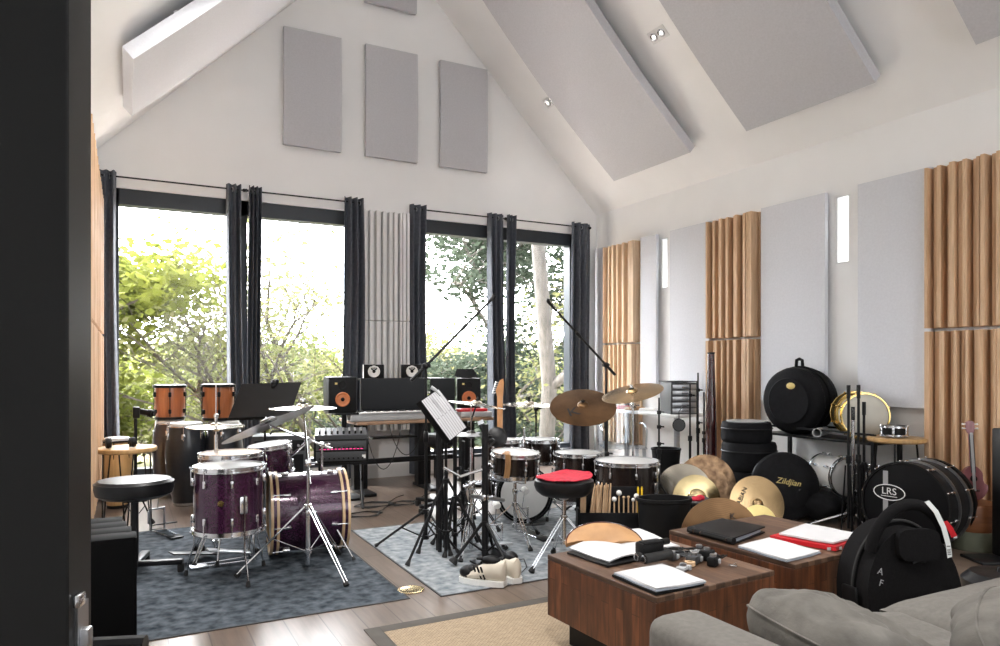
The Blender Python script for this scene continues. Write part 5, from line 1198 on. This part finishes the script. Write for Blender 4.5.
# stand cluster in front of the rack
for k, (px, d, h, m, lab) in enumerate(((848.5, 5.3, 1.09, blackm, 'tall black stand, leftmost of the two tallest in front of the rack'), (853, 5.42, .92, chrome, 'chrome stand with long flat legs in front of the rack'), (858.5, 5.34, 1.09, blackm, 'tall black stand, right of its twin in front of the rack'), (864, 5.4, .96, blackm, 'shorter black stand next to the black bass drum'))):
    x, y = WX(px, d); r = thing('folded_stand', lab, 'stand', (x, y, 0)); part('tube', MB().cyl((x, y, .03), (x, y, h), .010 if k != 1 else .014, 12), m, r, world=True)
    part('top_cap', MB().cyl((x, y, h-.09), (x, y, h+.01), .014, 12), blackm, r, world=True)
    part('height_clutch', MB().cyl((x, y, h*.5-.03), (x, y, h*.5+.03), .018, 12), m, r, world=True)
    if k == 1:
        for a in (W(809, 524, z=.02), W(868, 530, z=.02), Vector((x+.1, y+.16, .02))):
            lo = part('leg', MB().tube([(x, y, .13), a], .009, 8), chrome, r, world=True); part('rubber_foot', MB().ball(a, .016, 10), rubber, lo, world=True)
        part('leg_hub', MB().lathe([(.012, -.05), (.028, -.04), (.028, .03), (.012, .05)], 14, TR((x, y, .14))), blackm, r, world=True)
    else: 
        for i in range(3): a = 2*pi*i/3+k; part('leg', MB().cyl((x+.02*cos(a), y+.02*sin(a), .5), (x+.05*cos(a), y+.05*sin(a), .01), .006, 8), m, r, world=True)
# round wooden stool with a small drum
ox, oy = 5.12, 3.33; oz = .708
sl = thing('wooden_stool', 'round wooden stool with thin black legs behind the black bass drum', 'stool', (ox, oy, 0))
part('seat', MB().lathe([(0, oz-.035), (.19, oz-.035), (.2, oz-.025), (.2, oz-.006), (.194, oz), (0, oz)], 44), palewood, sl)
for i in range(4):
    a = pi/2*i+.5; part('leg', MB().cyl((.13*cos(a), .13*sin(a), oz-.035), (.185*cos(a), .185*sin(a), .0), .007, 8), blackm, sl)
q = Vector((ox-.03, oy+.0, oz+.05)); drum('snare_drum', 'miniature black snare drum on the round wooden stool', 'drum', q, (0,0,1), .085, .065, black, n=6, hoopm=chrome, hoop_h=.014, hd=wiregrey)
# black bass drum with oval badge
Ld = Vector((-.995, -.10, 0)).normalized(); Lc0 = Vector(WX(905, 4.78)+(0,)); LR = .292
Lc = Lc0-Ld*.17+UP*(LR+.012)
ld = drum('bass_drum', 'black bass drum with an oval LRS badge in front of the wooden stool', 'drum', Lc, Ld, LR-.012, .34, black, hd=headblack, hoopm=black, wood=True, hoop_w=.012, hoop_h=.03, n=10, edge=None, spin=.1)
for z in (.055, -.10): part('hoop_band', MB().lathe([(LR-.010, z-.004), (LR+.006, z-.004), (LR+.006, z+.004), (LR-.010, z+.004)], 56, closed=True), steel, ld)
fo = .17+.0105
def oval(rx, ry, w, n=40): return [((rx)*cos(2*pi*i/n), (ry)*sin(2*pi*i/n)) for i in range(n)]
Mf, p = face_matrix(Lc, Ld, fo, -.10, .075); Mo = wm(ld).inverted() @ (Matrix.Translation(p) @ Mf)
Mf2, p2 = face_matrix(Lc, Ld, fo, -.125, .0); part('white_stripe', MB().box((0, .0, 0), (.034, .44, .0012)), greyprint, ld).matrix_basis = wm(ld).inverted() @ (Matrix.Translation(p2) @ Mf2)
bo = part('badge', MB().prism(oval(.105, .052, 0), 0, .002), black, ld, smooth=0, label='black oval badge with a white outline'); bo.matrix_basis = Mo
br2 = part('badge_outline', MB().tube([(.105*cos(a), .052*sin(a), .002) for a in [2*pi*i/40 for i in range(40)]], .0032, 6, closed=True), whiteprint, bo)
lettering('LRS', .066, whiteprint, bo, Matrix.Translation((0, .006, .003)), name='lettering')
part('badge_line', MB().box((0, -.027, .0025), (.11, .004, .001)), whiteprint, bo)
# cajon-like block, ukulele, right edge things
kx, ky = 5.13, 2.80
kj = thing('floor_drum', 'low round brown floor drum with a grey-green base under the ukulele', 'drum', (kx, ky, 0))
part('body', MB().lathe([(.150, .13), (.158, .15), (.158, .30), (.15, .315), (0, .315)], 40), cajonwood, kj); part('base', MB().lathe([(0, 0), (.15, 0), (.155, .01), (.155, .128), (.15, .13), (0, .13)], 40), greengrey, kj)
ub0 = Vector((kx+.02, ky+.0, .322)); ul = thing('ukulele', 'plum coloured ukulele leaning on the slats, standing on the low drum', 'ukulele', ub0, -AZ-.25); Mu = TR((0,0,0), 0, radians(90)-.16)
out = []
for i in range(56):
    a = 2*pi*i/56-pi/2; s = sin(a); rr = .083+.012*cos(2*a+pi); w = .087*cos(a)*(1 if s < 0 else .80)*(1-.16*math.exp(-((s-.22)/.22)**2)); out.append((w, .115+.118*s))
part('body', MB().prism(out, -.028, .028, Mu), ukered, ul); part('soundboard', MB().prism([(x*.97, .115+(y-.115)*.97) for x, y in out], .028, .030, Mu), ukered, ul)
part('sound_hole', MB().lathe([(0, .0305), (.022, .0305), (.022, .0315), (0, .0315)], 28, Mu @ TR((0, .145, 0))), black, ul)
part('bridge', MB().box((0, .065, .032), (.06, .012, .008), Mu, bev=.002), wine, ul); part('neck', MB().box((0, .335, .022), (.028, .24, .020), Mu, bev=.004), ukered, ul); part('fretboard', MB().box((0, .315, .034), (.029, .26, .004), Mu), wiregrey, ul)
hs = part('headstock', MB().prism([(-.016, .455), (.016, .455), (.027, .48), (.026, .535), (0, .545), (-.026, .535), (-.027, .48)], .014, .026, Mu), ukered, ul)
for s in (-1, 1):
    for yv in (.49, .52): part('tuning_peg', MB().cyl((s*.02, yv, .02), (s*.045, yv, .02), .004, 8, Mu).ball((s*.045, yv, .02), .008, 8, Mu), whiteplastic, hs)
part('strings', MB().box((0, .26, .0375), (.018, .40, .0008), Mu), silver, ul)
ax1 = W(1000, 552, z=0); gx1, gy1 = WX(1011, 4.55)
uc_ = thing('upright_case', 'tall black upright instrument case cut off by the right edge of the picture', 'instrument case', (gx1, gy1, 0), -AZ)
part('body', MB().box((0, 0, .43), (.14, .16, .82), bev=.01), black, uc_)
for z in (.70, .22): part('latch', MB().box((-.05, -.083, z), (.022, .008, .06), bev=.002), red if z > .5 else silver, uc_)
part('foot_plate', MB().box((-.06, -.02, .010), (.42, .22, .018), bev=.003), blackm, uc_)
rb = W(1003, 587, d=3.75); r = thing('round_case', 'small round black case in the right corner behind the sofa seat', 'case', (rb.x, rb.y, 0)); part('body', MB().lathe([(0, 0), (.17, 0), (.19, .03), (.19, .11), (.15, .15), (.06, .165), (0, .165)], 40), leather, r); part('handle', MB().tube([(-.05, 0, .16), (-.04, 0, .185), (.04, 0, .185), (.05, 0, .16)], .006, 8), black, r)
# ================= COFFEE TABLES =================
def coffee_table(label, x, y, w, l, rz, z0=.13, z1=.40):
    r = thing('coffee_table', label, 'coffee table', (x, y, .0), rz)
    part('plinth', MB().box((w/2, l/2, z0/2+FZ/2), (w-.14, l-.14, z0-FZ)), black, r, smooth=0)
    part('carcass', MB().box((w/2, l/2, (z0+z1-.022)/2), (w, l, z1-.022-z0), bev=.003), tableside, r, smooth=0)
    part('tabletop', MB().box((w/2, l/2, z1-.011), (w+.002, l+.002, .022), bev=.004), tabletopm, r, smooth=0)
    return r
t1p = (1.715, 2.03); coffee_table('reclaimed wood block coffee table in front, nearest the sofa arm', *t1p, .66, .69, radians(3.5))
t2p = (2.52, 2.09); coffee_table('reclaimed wood block coffee table farther right, behind the first one', *t2p, .74, .74, radians(3.5))
TZ = .401
def on(px, y, dz=0): return W(px, y, z=TZ+dz)
# leather cymbal wallet / hand drum leaning behind the open book
hc_ = W(608, 544, z=TZ); hR = .175
hd_c = W(607, 551, z=TZ+.0); nn_ = (-CF*.80+UP*.60+CR*-.05).normalized()
r = thing('leather_pouch', 'tan leather half-round pouch lying behind the open music book', 'pouch', hd_c+CF*.07)
def pouch(u, v):
    a = pi*u; rr = .185*(v**.8); x = rr*cos(a); h = rr*sin(a)
    return tuple(CR*x*-1+CF*(h*.62+.0)+UP*(.012+h*.42+.018*sin(v*pi)+.004*noise.noise(Vector((x*20, h*20, 0)))))
part('hide', MB().sheet(pouch, 32, 12, .02), suede, r, smooth=70)
part('stitching', MB().tube([CR*-.18*cos(pi*t)+CF*(.18*sin(pi*t)*.62)+UP*(.016+.18*sin(pi*t)*.42) for t in [i/24 for i in range(25)]], .003, 6), wine, r)
# open music book
ob = thing('music_book', 'open music book with white pages on a black folder on the front table', 'book', (0,0,0))
A_, B_, C_, D_ = on(569, 551), on(609, 565), on(680, 549), on(640, 531)
ctr = (A_+B_+C_+D_)/4; ob.matrix_basis = Matrix.Translation(ctr)
def quad(A, B, C, D, z, bump=0, th=.004, mid=.0):
    def f(u, v):
        p = A.lerp(D, v).lerp(B.lerp(C, v), u); return (p.x, p.y, z+bump*abs(sin(pi*(v if not mid else v)*2))**.7+.0015*sin(u*8+v*5))
    return f
B2, C2, A2, D2 = on(608, 568), on(682, 552), on(567, 554), on(641, 533)
part('folder', MB().sheet(quad(A2, B2, C2, D2, TZ+.008), 6, 6, .007), black, ob, world=True)
part('pages', MB().sheet(quad(A_, B_, C_, D_, TZ+.014, .012), 8, 24, .006), whitepaper, ob, world=True, smooth=60)
part('pencil_note', MB().box((0,0,0), (.03, .008, .001), Matrix.Translation(on(643, 548)+UP*.028) @ Matrix.Rotation(.5, 4, 'Z')), greyprint, ob, world=True)
# folder with papers at the front corner
fb = thing('folder', 'dark folder with white papers at the front corner of the front table', 'folder', on(655, 580))
A_, B_, C_, D_ = on(612, 577), on(656, 596), on(704, 586), on(662, 568)
part('cover', MB().sheet(quad(A_, B_, C_, D_, TZ+.010), 4, 4, .009), black, fb, world=True)
part('page_stack', MB().sheet(quad(A_.lerp(C_, .02), B_.lerp(D_, .02), C_.lerp(A_, -.02), D_, TZ+.017), 4, 4, .006), greypaper, fb, world=True)
for k in range(3):
    s = .03*k; part('loose_sheet', MB().sheet(quad(A_.lerp(C_, .03+s), B_.lerp(D_, .03), C_.lerp(A_, -.03+s*.5), D_.lerp(B_, .03), TZ+.0195+.002*k, 0), 6, 6, .001), whitepaper, fb, world=True)
# binoculars-like camera grip
bb = on(651, 566); bb.z = TZ+.024
r = thing('binoculars', 'black binoculars with silver lens rims lying on the papers', 'binoculars', bb, -AZ+.45)
for s, dy in ((-1, -.03), (1, .03)):
    pass
part('body', MB().box((.0, .01, .052), (.115, .06, .055), bev=.012).box((.0, .0, .078), (.10, .045, .014), bev=.006), black, r)
for k, (dx, dz) in enumerate(((-.030, .022), (.012, .020))):
    y0 = -.012-.012*k
    b_ = part('barrel', MB().cyl((-.062+dx*.3, y0+.01-k*.018, dz), (.085, y0+.02-k*.018, dz+.002), .0205, 20), rubber, r)
    part('lens_rim', MB().lathe([(.010, 0), (.016, .0), (.017, .004), (.010, .004)], 20, Matrix.Translation((-.066+dx*.3, y0+.01-k*.018, dz)) @ frame_z((-1, 0, 0)), closed=True), chrome, b_)
part('eyepiece', MB().cyl((.07, .02, .065), (.12, .04, .060), .014, 14), black, r)
# tangle of gear: small things
pile = [((683, 570), 'flat silver gadget at the front of the tangle on the front table', (.07, .04, .018), silver), ((713, 566), 'small square black box at the right end of the tangle', (.05, .04, .04), black), ((699, 553), 'thin black tuner at the back of the tangle on the front table', (.08, .03, .028), black),
 ((672, 560), 'grey cable winder at the left end of the tangle', (.045, .04, .03), wiregrey), ((694, 563), 'black and silver pocket recorder in the tangle on the front table', (.075, .045, .035), wiregrey), ((707, 560), 'clear-cased black gadget at the right of the tangle on the front table', (.060, .055, .045), black)]
for (px, y), lab, sz, m in pile:
    q = on(px, y); r = thing('gadget', lab, 'gadget', q, .4); part('body', MB().box((0, 0, sz[2]/2), sz, bev=.008), m, r); part('dial', MB().cyl((0, 0, sz[2]), (0, 0, sz[2]+.010), .014, 14), steel, r); part('knob', MB().box((sz[0]*.3, -sz[1]*.5, sz[2]*.5), (.02, .012, .02), bev=.003), silver, r)
for k in range(5):
    q = on(674+k*9, 556+3*sin(k*2.1)); R_ = random.Random(k)
    pts = [Vector((q.x+(.045)*cos(i*.7+k)*(1+.3*sin(i*1.3)), q.y+.045*sin(i*.63+k), TZ+.006+.016*abs(sin(i*.9+k)))) for i in range(22)]
    solo('cable', MB().tube(pts, .0035, 6), [black, wiregrey, rubber, silver, black][k], ['black cable loop at the left of the tangle on the front table', 'grey cable loop second from the left in the tangle', 'matte black cable loop in the middle of the tangle', 'silver cable loop under the pocket recorder', 'black cable loop at the right of the tangle'][k], 'cable')
q = on(690, 566); solo('tape_roll', MB().lathe([(.012, 0), (.022, 0), (.022, .016), (.012, .016)], 24, closed=True), stickwood, 'small roll of tan tape in the tangle on the front table', 'tape roll', Matrix.Translation(q+UP*.003))
q = on(733, 567); kk = thing('drum_key', 'small silver drum key lying alone on the front table', 'drum key', q, .4); part('shaft', MB().cyl((0,0,.006), (.035,0,.006), .0045, 10), chrome, kk); part('wing', MB().box((.0, 0, .006), (.010, .036, .006), bev=.003), chrome, kk)
# second table: half cymbal, binder, papers, red folder
pf_ = lean_cym('dark bronze cymbal with a small mark standing upright behind the black binder', 722, 520, 4.12, .238, bronzedark, .18)
lettering('K', .05, blackprint, pf_, Matrix.Translation((.07, .13, .0)))
def flat(name, label, cat, pts, z, th, m, extra=None):
    q = [on(*p) for p in pts]; c = sum(q, Vector())/4; c.z = z; r = thing(name, label, cat, c)
    return r, q
r, q = flat('binder', 'black ring binder lying on the second coffee table', 'binder', ((689, 533), (734, 545), (765, 533), (722, 524)), TZ, .03, black)
part('cover', MB().sheet(quad(*q, TZ+.006), 2, 2, .005), black, r, world=True, smooth=0); part('page_block', MB().sheet(quad(q[0].lerp(q[2], .04), q[1].lerp(q[3], .04), q[2].lerp(q[0], .06), q[3].lerp(q[1], .06), TZ+.026), 2, 2, .020), greypaper, r, world=True, smooth=0)
part('cover', MB().sheet(quad(*q, TZ+.033), 2, 2, .006), black, r, world=True, smooth=0); m0 = q[0].lerp(q[1], .5)
part('spine', MB().tube([q[0]+UP*.018, q[1]+UP*.018], .017, 8), black, r, world=True)
for t in (.12, .28, .85): part('spine_ring', MB().lathe([(.004, 0), (.008, 0), (.008, .002), (.004, .002)], 16, Matrix.Translation(q[0].lerp(q[1], t)+UP*.02-CF*.017-CR*.006) @ frame_z((-CF-CR*.3)), closed=True), chrome, r, world=True)
r, q = flat('paper_stack', 'stack of white printed sheets on the second table, left of the red folder', 'papers', ((738, 548), (787, 563), (821, 554), (769, 540)), TZ, .01, music)
part('lower_sheets', MB().sheet(quad(*q, TZ+.008), 3, 3, .006), greypaper, r, world=True, smooth=0)
for k in range(2): part('top_sheet', MB().sheet(quad(q[0].lerp(q[2], .02*k), q[1].lerp(q[3], .0), q[2].lerp(q[0], .01), q[3], TZ+.0115+.0025*k), 4, 4, .0015), whitepaper, r, world=True)
r, q = flat('folder', 'red folder under white sheets on the second table beside the big black case', 'folder', ((770, 540), (836, 552), (862, 541), (806, 530)), TZ, .02, red)
part('cover', MB().sheet(quad(*q, TZ+.022), 2, 2, .020), red, r, world=True, smooth=0)
q2 = [q[0].lerp(q[2], .10), q[1].lerp(q[3], .08), q[2].lerp(q[0], -.0), q[3].lerp(q[1], -.02)]
part('white_sheets', MB().sheet(quad(*q2, TZ+.034), 3, 3, .008), whitepaper, r, world=True, smooth=0)
part('spine_label', MB().box((0,0,0), (.075, .002, .013), Matrix.Translation(q[1].lerp(q[2], .12)*.5+q[1].lerp(q[0], .10)*.5+UP*.0105-CF*.003) @ Matrix.Rotation(-AZ+.2, 4, 'Z')), whiteprint, r, world=True)
r = thing('red_tray', 'black tray with a red bow behind the second coffee table', 'tray', W(694, 518, d=4.55)); q = W(694, 522, d=4.55)
r.location = (q.x, q.y, 0)
part('tray', MB().box((0, 0, .19), (.20, .22, .38), TR((0,0,0), -AZ), bev=.006), black, r); part('rim', MB().box((0, 0, .384), (.21, .23, .012), TR((0,0,0), -AZ), bev=.003), wiregrey, r)
part('bow', MB().ball((-.02, -.04, .400), (.035, .03, .018), 12).ball((.025, -.03, .402), (.028, .03, .02), 12), redcloth, r)
# ================= BIG BLACK CASE WITH HANDLE =================
cf = (-CF*.97+CR*.10).normalized(); cp = Vector(WX(911, 2.98)+(-.015,)); cR = .262
Mc, p0 = face_matrix(cp, cf, 0, 0, 0)
Mc = Matrix.Translation(cp) @ Mc @ Matrix.Rotation(-.09, 4, 'X') @ Matrix.Diagonal((.88, .94, 1, 1))
cs_ = thing('cymbal_case', 'large black felt-covered case with an arched handle and airline tags', 'cymbal case', cp)
def case_out(R, base, zc, n=40, sc=1, h=.0):
    pts = []
    for i in range(n+1):
        a = -0.12+(pi+.24)*i/n; pts.append((R*cos(a)*sc, zc+R*1.32*sin(a)))
    return [(R*.93, base), ]+pts+[(-R*.93, base)]
o1 = case_out(.255, .03, .30); part('back_shell', MB().prism(o1, -.15, -.035, Mc), blackfelt, cs_, world=True, smooth=50)
o2 = case_out(.240, .035, .30); part('front_shell', MB().prism(o2, -.03, .055, Mc), blackfelt, cs_, world=True, smooth=50)
part('seam_band', MB().tube([Mc @ Vector((x, y, -.033)) for x, y in case_out(.256, .03, .30)], .007, 6, closed=True), rubber, cs_, world=True)
o3 = []
for i in range(24):
    a = 2*pi*i/24; o3.append((.015+.105*math.copysign(abs(cos(a))**.5, cos(a)), .545+.07*math.copysign(abs(sin(a))**.5, sin(a))))
part('top_pocket', MB().prism(o3, .05, .085, Mc), blackfelt, cs_, world=True, smooth=50)
hp_ = []
for i in range(25):
    t = i/24; a = pi*(.94-.84*t); hp_.append(Mc @ Vector((.0+.200*cos(a), .47+.25*sin(a), .03+.03*sin(pi*t))))
part('handle', MB().tube(hp_, .024, 12), blackfelt, cs_, world=True)
part('latch_strap', MB().tube([Mc @ Vector(v) for v in ((-.01, .465, .062), (.06, .485, .07), (.12, .495, .062))], .006, 8), blackm, cs_, world=True); part('latch', MB().box((.03, .472, .064), (.05, .014, .012), Mc, bev=.004), blackm, cs_, world=True)
part('side_bumper', MB().box((-.268, .30, -.03), (.020, .11, .10), Mc, bev=.008), black, cs_, world=True)
part('side_bumper', MB().box((.262, .30, -.03), (.020, .11, .10), Mc, bev=.008), black, cs_, world=True)
tg = [Mc @ Vector(v) for v in ((.070, .735, .075), (.105, .69, .085), (.135, .62, .090), (.150, .55, .092), (.155, .49, .092))]
def ribbon(pts, w, wd, th=.001):
    def f(u, v):
        s = u*(len(pts)-1); i = min(int(s), len(pts)-2); return pts[i].lerp(pts[i+1], s-i)+wd*(v-.5)*w
    return MB().sheet(f, 16, 2, th)
wd = (Mc.to_3x3() @ Vector((1, .25, 0))).normalized()
tagm = mat('airline_tag', (.62,.64,.62), .6, var=.03)
tgo = part('luggage_tag', ribbon(tg, .022, wd), tagm, cs_, world=True, label='long white airline tag')
for t in (.08, .13, .18, .27): part('bar_code', MB().box((0,0,0), (.018, .004, .0015), Matrix.Translation(tg[4].lerp(tg[3], t*3)) @ Mc.to_3x3().to_4x4()), blackprint, tgo, world=True)
part('luggage_tag', ribbon([Mc @ Vector(v) for v in ((.145, .645, .085), (.175, .615, .08), (.205, .575, .07))], .026, wd), red, cs_, world=True, label='red luggage tag')
part('luggage_tag', ribbon([Mc @ Vector(v) for v in ((.190, .605, .075), (.212, .570, .068))], .016, wd), whiteprint, cs_, world=True, label='white end of the red tag')
for ch_, dy in (('A', .43), ('F', .38)):
    Mt = wm(cs_).inverted() @ (Mc @ Matrix.Translation((-.170, dy, .0565)) @ Matrix.Rotation(-.35, 4, 'Z')); lettering(ch_, .042, greyprint, cs_, Mt)
# ================= SOFA =================
sf = thing('sofa', 'light grey linen sofa in the bottom right corner', 'sofa', (2.2, .95, 0))
AX0, AX1, FY = 1.195, 1.375, 1.47
def softbox(x0, x1, y0, y1, z0, z1, seed, amp=.006, p=.22, m=linen, nm='cushion', n=30):
    c = ((x0+x1)/2, (y0+y1)/2, (z0+z1)/2); return MB().cushion((x1-x0, y1-y0, z1-z0), Matrix.Translation(c), p=p, seed=seed, amp=amp, n=n)
part('arm', MB().box(((AX0+AX1)/2, .85, .335), (AX1-AX0, 1.24, .53), bev=.045), linen, sf, world=True, smooth=70)
part('arm', MB().box((3.30, .85, .315), (.18, 1.24, .49), bev=.045), linen, sf, world=True, smooth=70)
part('base', MB().box((2.29, .85, .185), (1.95, 1.20, .23), bev=.02), linen, sf, world=True)
part('backrest', MB().box((2.3, .26, .40), (2.15, .20, .62), bev=.05), linen, sf, world=True, smooth=70)
def seatf(x0, x1, y0, y1, z, seed):
    def f(u, v):
        x = x0+(x1-x0)*u; y = y0+(y1-y0)*v; e = min(1, min(u, 1-u)*9)**.5*min(1, min(v, 1-v)*9)**.5
        n_ = noise.fractal(Vector((x*2.2+seed, y*6, 0)), 1, 2, 3)*.010+noise.noise(Vector((x*1.5, y*1.5, seed)))*.02
        n_ += .009*abs(noise.noise(Vector((x*2.5+seed, y*16+x*5, 3))))+.004*noise.noise(Vector((x*9, y*30, seed)))
        return (x, y, z-.05*(1-e)+n_*e)
    return f
part('seat_cushion', MB().sheet(seatf(1.405, 2.30, .36, 1.56, .445, 2), 60, 90, .13), linen, sf, world=True, smooth=70)
part('seat_cushion', MB().sheet(seatf(2.305, 3.20, .36, 1.56, .455, 9), 60, 90, .13), linen, sf, world=True, smooth=70)
for x in (1.33, 3.28):
    for y in (.32, 1.38): part('leg', MB().box((x, y, .04), (.06, .06, .08), bev=.006), black, sf, world=True)
def pillow(label, c, size, rz, rx, ry, seed, m=linen2):
    w, h, t = size; mb = MB()
    def side(s):
        def f(u, v):
            a, b = 2*u-1, 2*v-1; pr = ((1-a*a)*(1-b*b))**.27
            x = a*w/2*sqrt(1-b*b*.42)*(1+.10*b*b); y = b*h/2*sqrt(1-a*a*.42)*(1+.10*a*a)
            wr = noise.fractal(Vector((x*5+seed, y*5, s*3)), 1, 2, 4)*.026+abs(noise.noise(Vector((x*9+seed+y*6, y*4, s))))*.030+abs(noise.noise(Vector((x*22+seed, y*14, s))))*.010
            return (x, y, s*(t/2*pr+wr*min(1, pr*1.6)))
        return f
    n = 64; f = side(1); g = side(-1); vs = [f(i/n, j/n) for i in range(n+1) for j in range(n+1)]; q = n+1; m_ = len(vs); vs += [g(i/n, j/n) for i in range(n+1) for j in range(n+1)]
    fs = []
    for i in range(n):
        for j in range(n): a = i*q+j; fs.append((a, a+q, a+q+1, a+1)); fs.append((m_+a, m_+a+1, m_+a+q+1, m_+a+q))
    for i in range(n):
        for e in (0, n): a = i*q+e; fs.append((a, a+q, m_+a+q, m_+a)); a = e*q+i; fs.append((a, a+1, m_+a+1, m_+a))
    mb.add(vs, fs); r = thing('throw_pillow', label, 'pillow', M=Matrix.Translation(c) @ Matrix.Rotation(rz, 4, 'Z') @ Matrix.Rotation(ry, 4, 'Y') @ Matrix.Rotation(rx, 4, 'X'))
    part('pillow_cover', mb, m, r, smooth=75); part('piping', MB().tube([f(i/n, 0) for i in range(n)]+[f(1, j/n) for j in range(n)]+[f(1-i/n, 1) for i in range(n)]+[f(0, 1-j/n) for j in range(n)], .004, 6, closed=True), m, r)
    return r
pillow('crumpled grey linen pillow slumped on the seat against the sofa arm', (1.64, 1.20, .530), (.43, .42, .19), 0.0, .10, radians(19), 4)
pillow('plump grey linen pillow in the bottom right corner of the picture', (1.90, .90, .50), (.46, .42, .20), .35, radians(62), .0, 11)
SKY_FRONT, SKY_BACK, FILL_E, SUN_E, EXPO = 8.5, 1.2, 110, 6.0, 1.66
# ================= LIGHT AND CAMERA =================
w = bpy.data.worlds.new('sky'); SC.world = w; w.use_nodes = True; nt = w.node_tree; N = nt.nodes; L = nt.links
bg = N['Background']; tc = N.new('ShaderNodeTexCoord'); sx = N.new('ShaderNodeSeparateXYZ'); L.new(tc.outputs['Generated'], sx.inputs[0])
ns = N.new('ShaderNodeTexNoise'); ns.inputs['Scale'].default_value = 3.2; ns.inputs['Detail'].default_value = 6
mp = N.new('ShaderNodeMapping'); mp.inputs['Scale'].default_value = (1, 1, 3.2); L.new(tc.outputs['Generated'], mp.inputs[0]); L.new(mp.outputs[0], ns.inputs[0])
rp = N.new('ShaderNodeValToRGB'); rp.color_ramp.elements[0].color = (.60,.74,.92,1); rp.color_ramp.elements[1].color = (1,1,1,1)
rp.color_ramp.elements[0].position = .30; rp.color_ramp.elements[1].position = .50
L.new(ns.outputs[0], rp.inputs[0]); L.new(rp.outputs[0], bg.inputs[0])
mr = N.new('ShaderNodeMapRange'); mr.inputs['From Min'].default_value = .3; mr.inputs['From Max'].default_value = -.5
mr.inputs['To Min'].default_value = SKY_FRONT; mr.inputs['To Max'].default_value = SKY_BACK
L.new(sx.outputs[1], mr.inputs[0]); L.new(mr.outputs[0], bg.inputs[1])
def portal(loc, rot, sx_, sy_):
    l = bpy.data.lights.new('portal', 'AREA'); l.shape = 'RECTANGLE'; l.size = sx_; l.size_y = sy_; l.cycles.is_portal = True
    o = bpy.data.objects.new('sky_portal', l); COL.objects.link(o); o.location = loc; o.rotation_euler = rot
portal(((O1[0]+O1[1])/2, YB+.3, 1.5), (radians(-90), 0, 0), O1[1]-O1[0], 2.7); portal(((O2[0]+O2[1])/2, YB+.3, 1.5), (radians(-90), 0, 0), O2[1]-O2[0], 2.7)
portal((2.55, YF-.3, 2.15), (radians(90), 0, 0), 3.7, 4.0)
def spot_and_fill(x, y, left=False, e=60):
    l = bpy.data.lights.new('spot', 'SPOT'); l.energy = e; l.spot_size = radians(118); l.spot_blend = .9; l.shadow_soft_size = .06; l.color = (1, .975, .95)
    o = bpy.data.objects.new('spot_and_fill_lamp', l); COL.objects.link(o)
    o.location = (x-.05, y, XR+EAVE-x-.05) if not left else (x+.05, y, x-XL+EAVE-.05)
    o.rotation_euler = (0, 0, 0)
for x, y in ((4.33, 5.1), (4.33, 6.97)): spot_and_fill(x, y, e=3)
for x, y in ((4.33, .3), (4.33, -1.6)): spot_and_fill(x, y, e=FILL_E*.5)  # added fill lamps out of view, no fixtures at these spots
for x, y in ((.8, 4.9), (.8, 3.0), (.8, 1.0)): spot_and_fill(x, y, True, e=FILL_E)  # added fill lamps under the left slope, which has no fixtures
sun = bpy.data.lights.new('sun', 'SUN'); sun.energy = SUN_E; sun.angle = radians(3); sun.color = (1, .95, .86)
so = bpy.data.objects.new('sun', sun); COL.objects.link(so); so.rotation_euler = Vector((.50, .0, -.85)).to_track_quat('-Z', 'Y').to_euler()
cam = bpy.data.cameras.new('camera'); co = bpy.data.objects.new('camera', cam); COL.objects.link(co); SC.camera = co
co.location = (0, 0, EYE); co.rotation_euler = (radians(90), 0, -AZ); cam.sensor_width = 36; cam.lens = 710/1000*36; cam.shift_y = 42/1000; cam.clip_start = .05; cam.clip_end = 300
vs = SC.view_settings; vs.view_transform = 'Standard'; vs.look = 'None'; vs.gamma = 1; vs.use_curve_mapping = False; vs.exposure = EXPO
SC.cycles.use_denoising = True; SC.cycles.max_bounces = 10; SC.cycles.diffuse_bounces = 6; SC.cycles.transparent_max_bounces = 12
SC.cycles.sample_clamp_indirect = 6; SC.cycles.caustics_reflective = False; SC.cycles.caustics_refractive = False
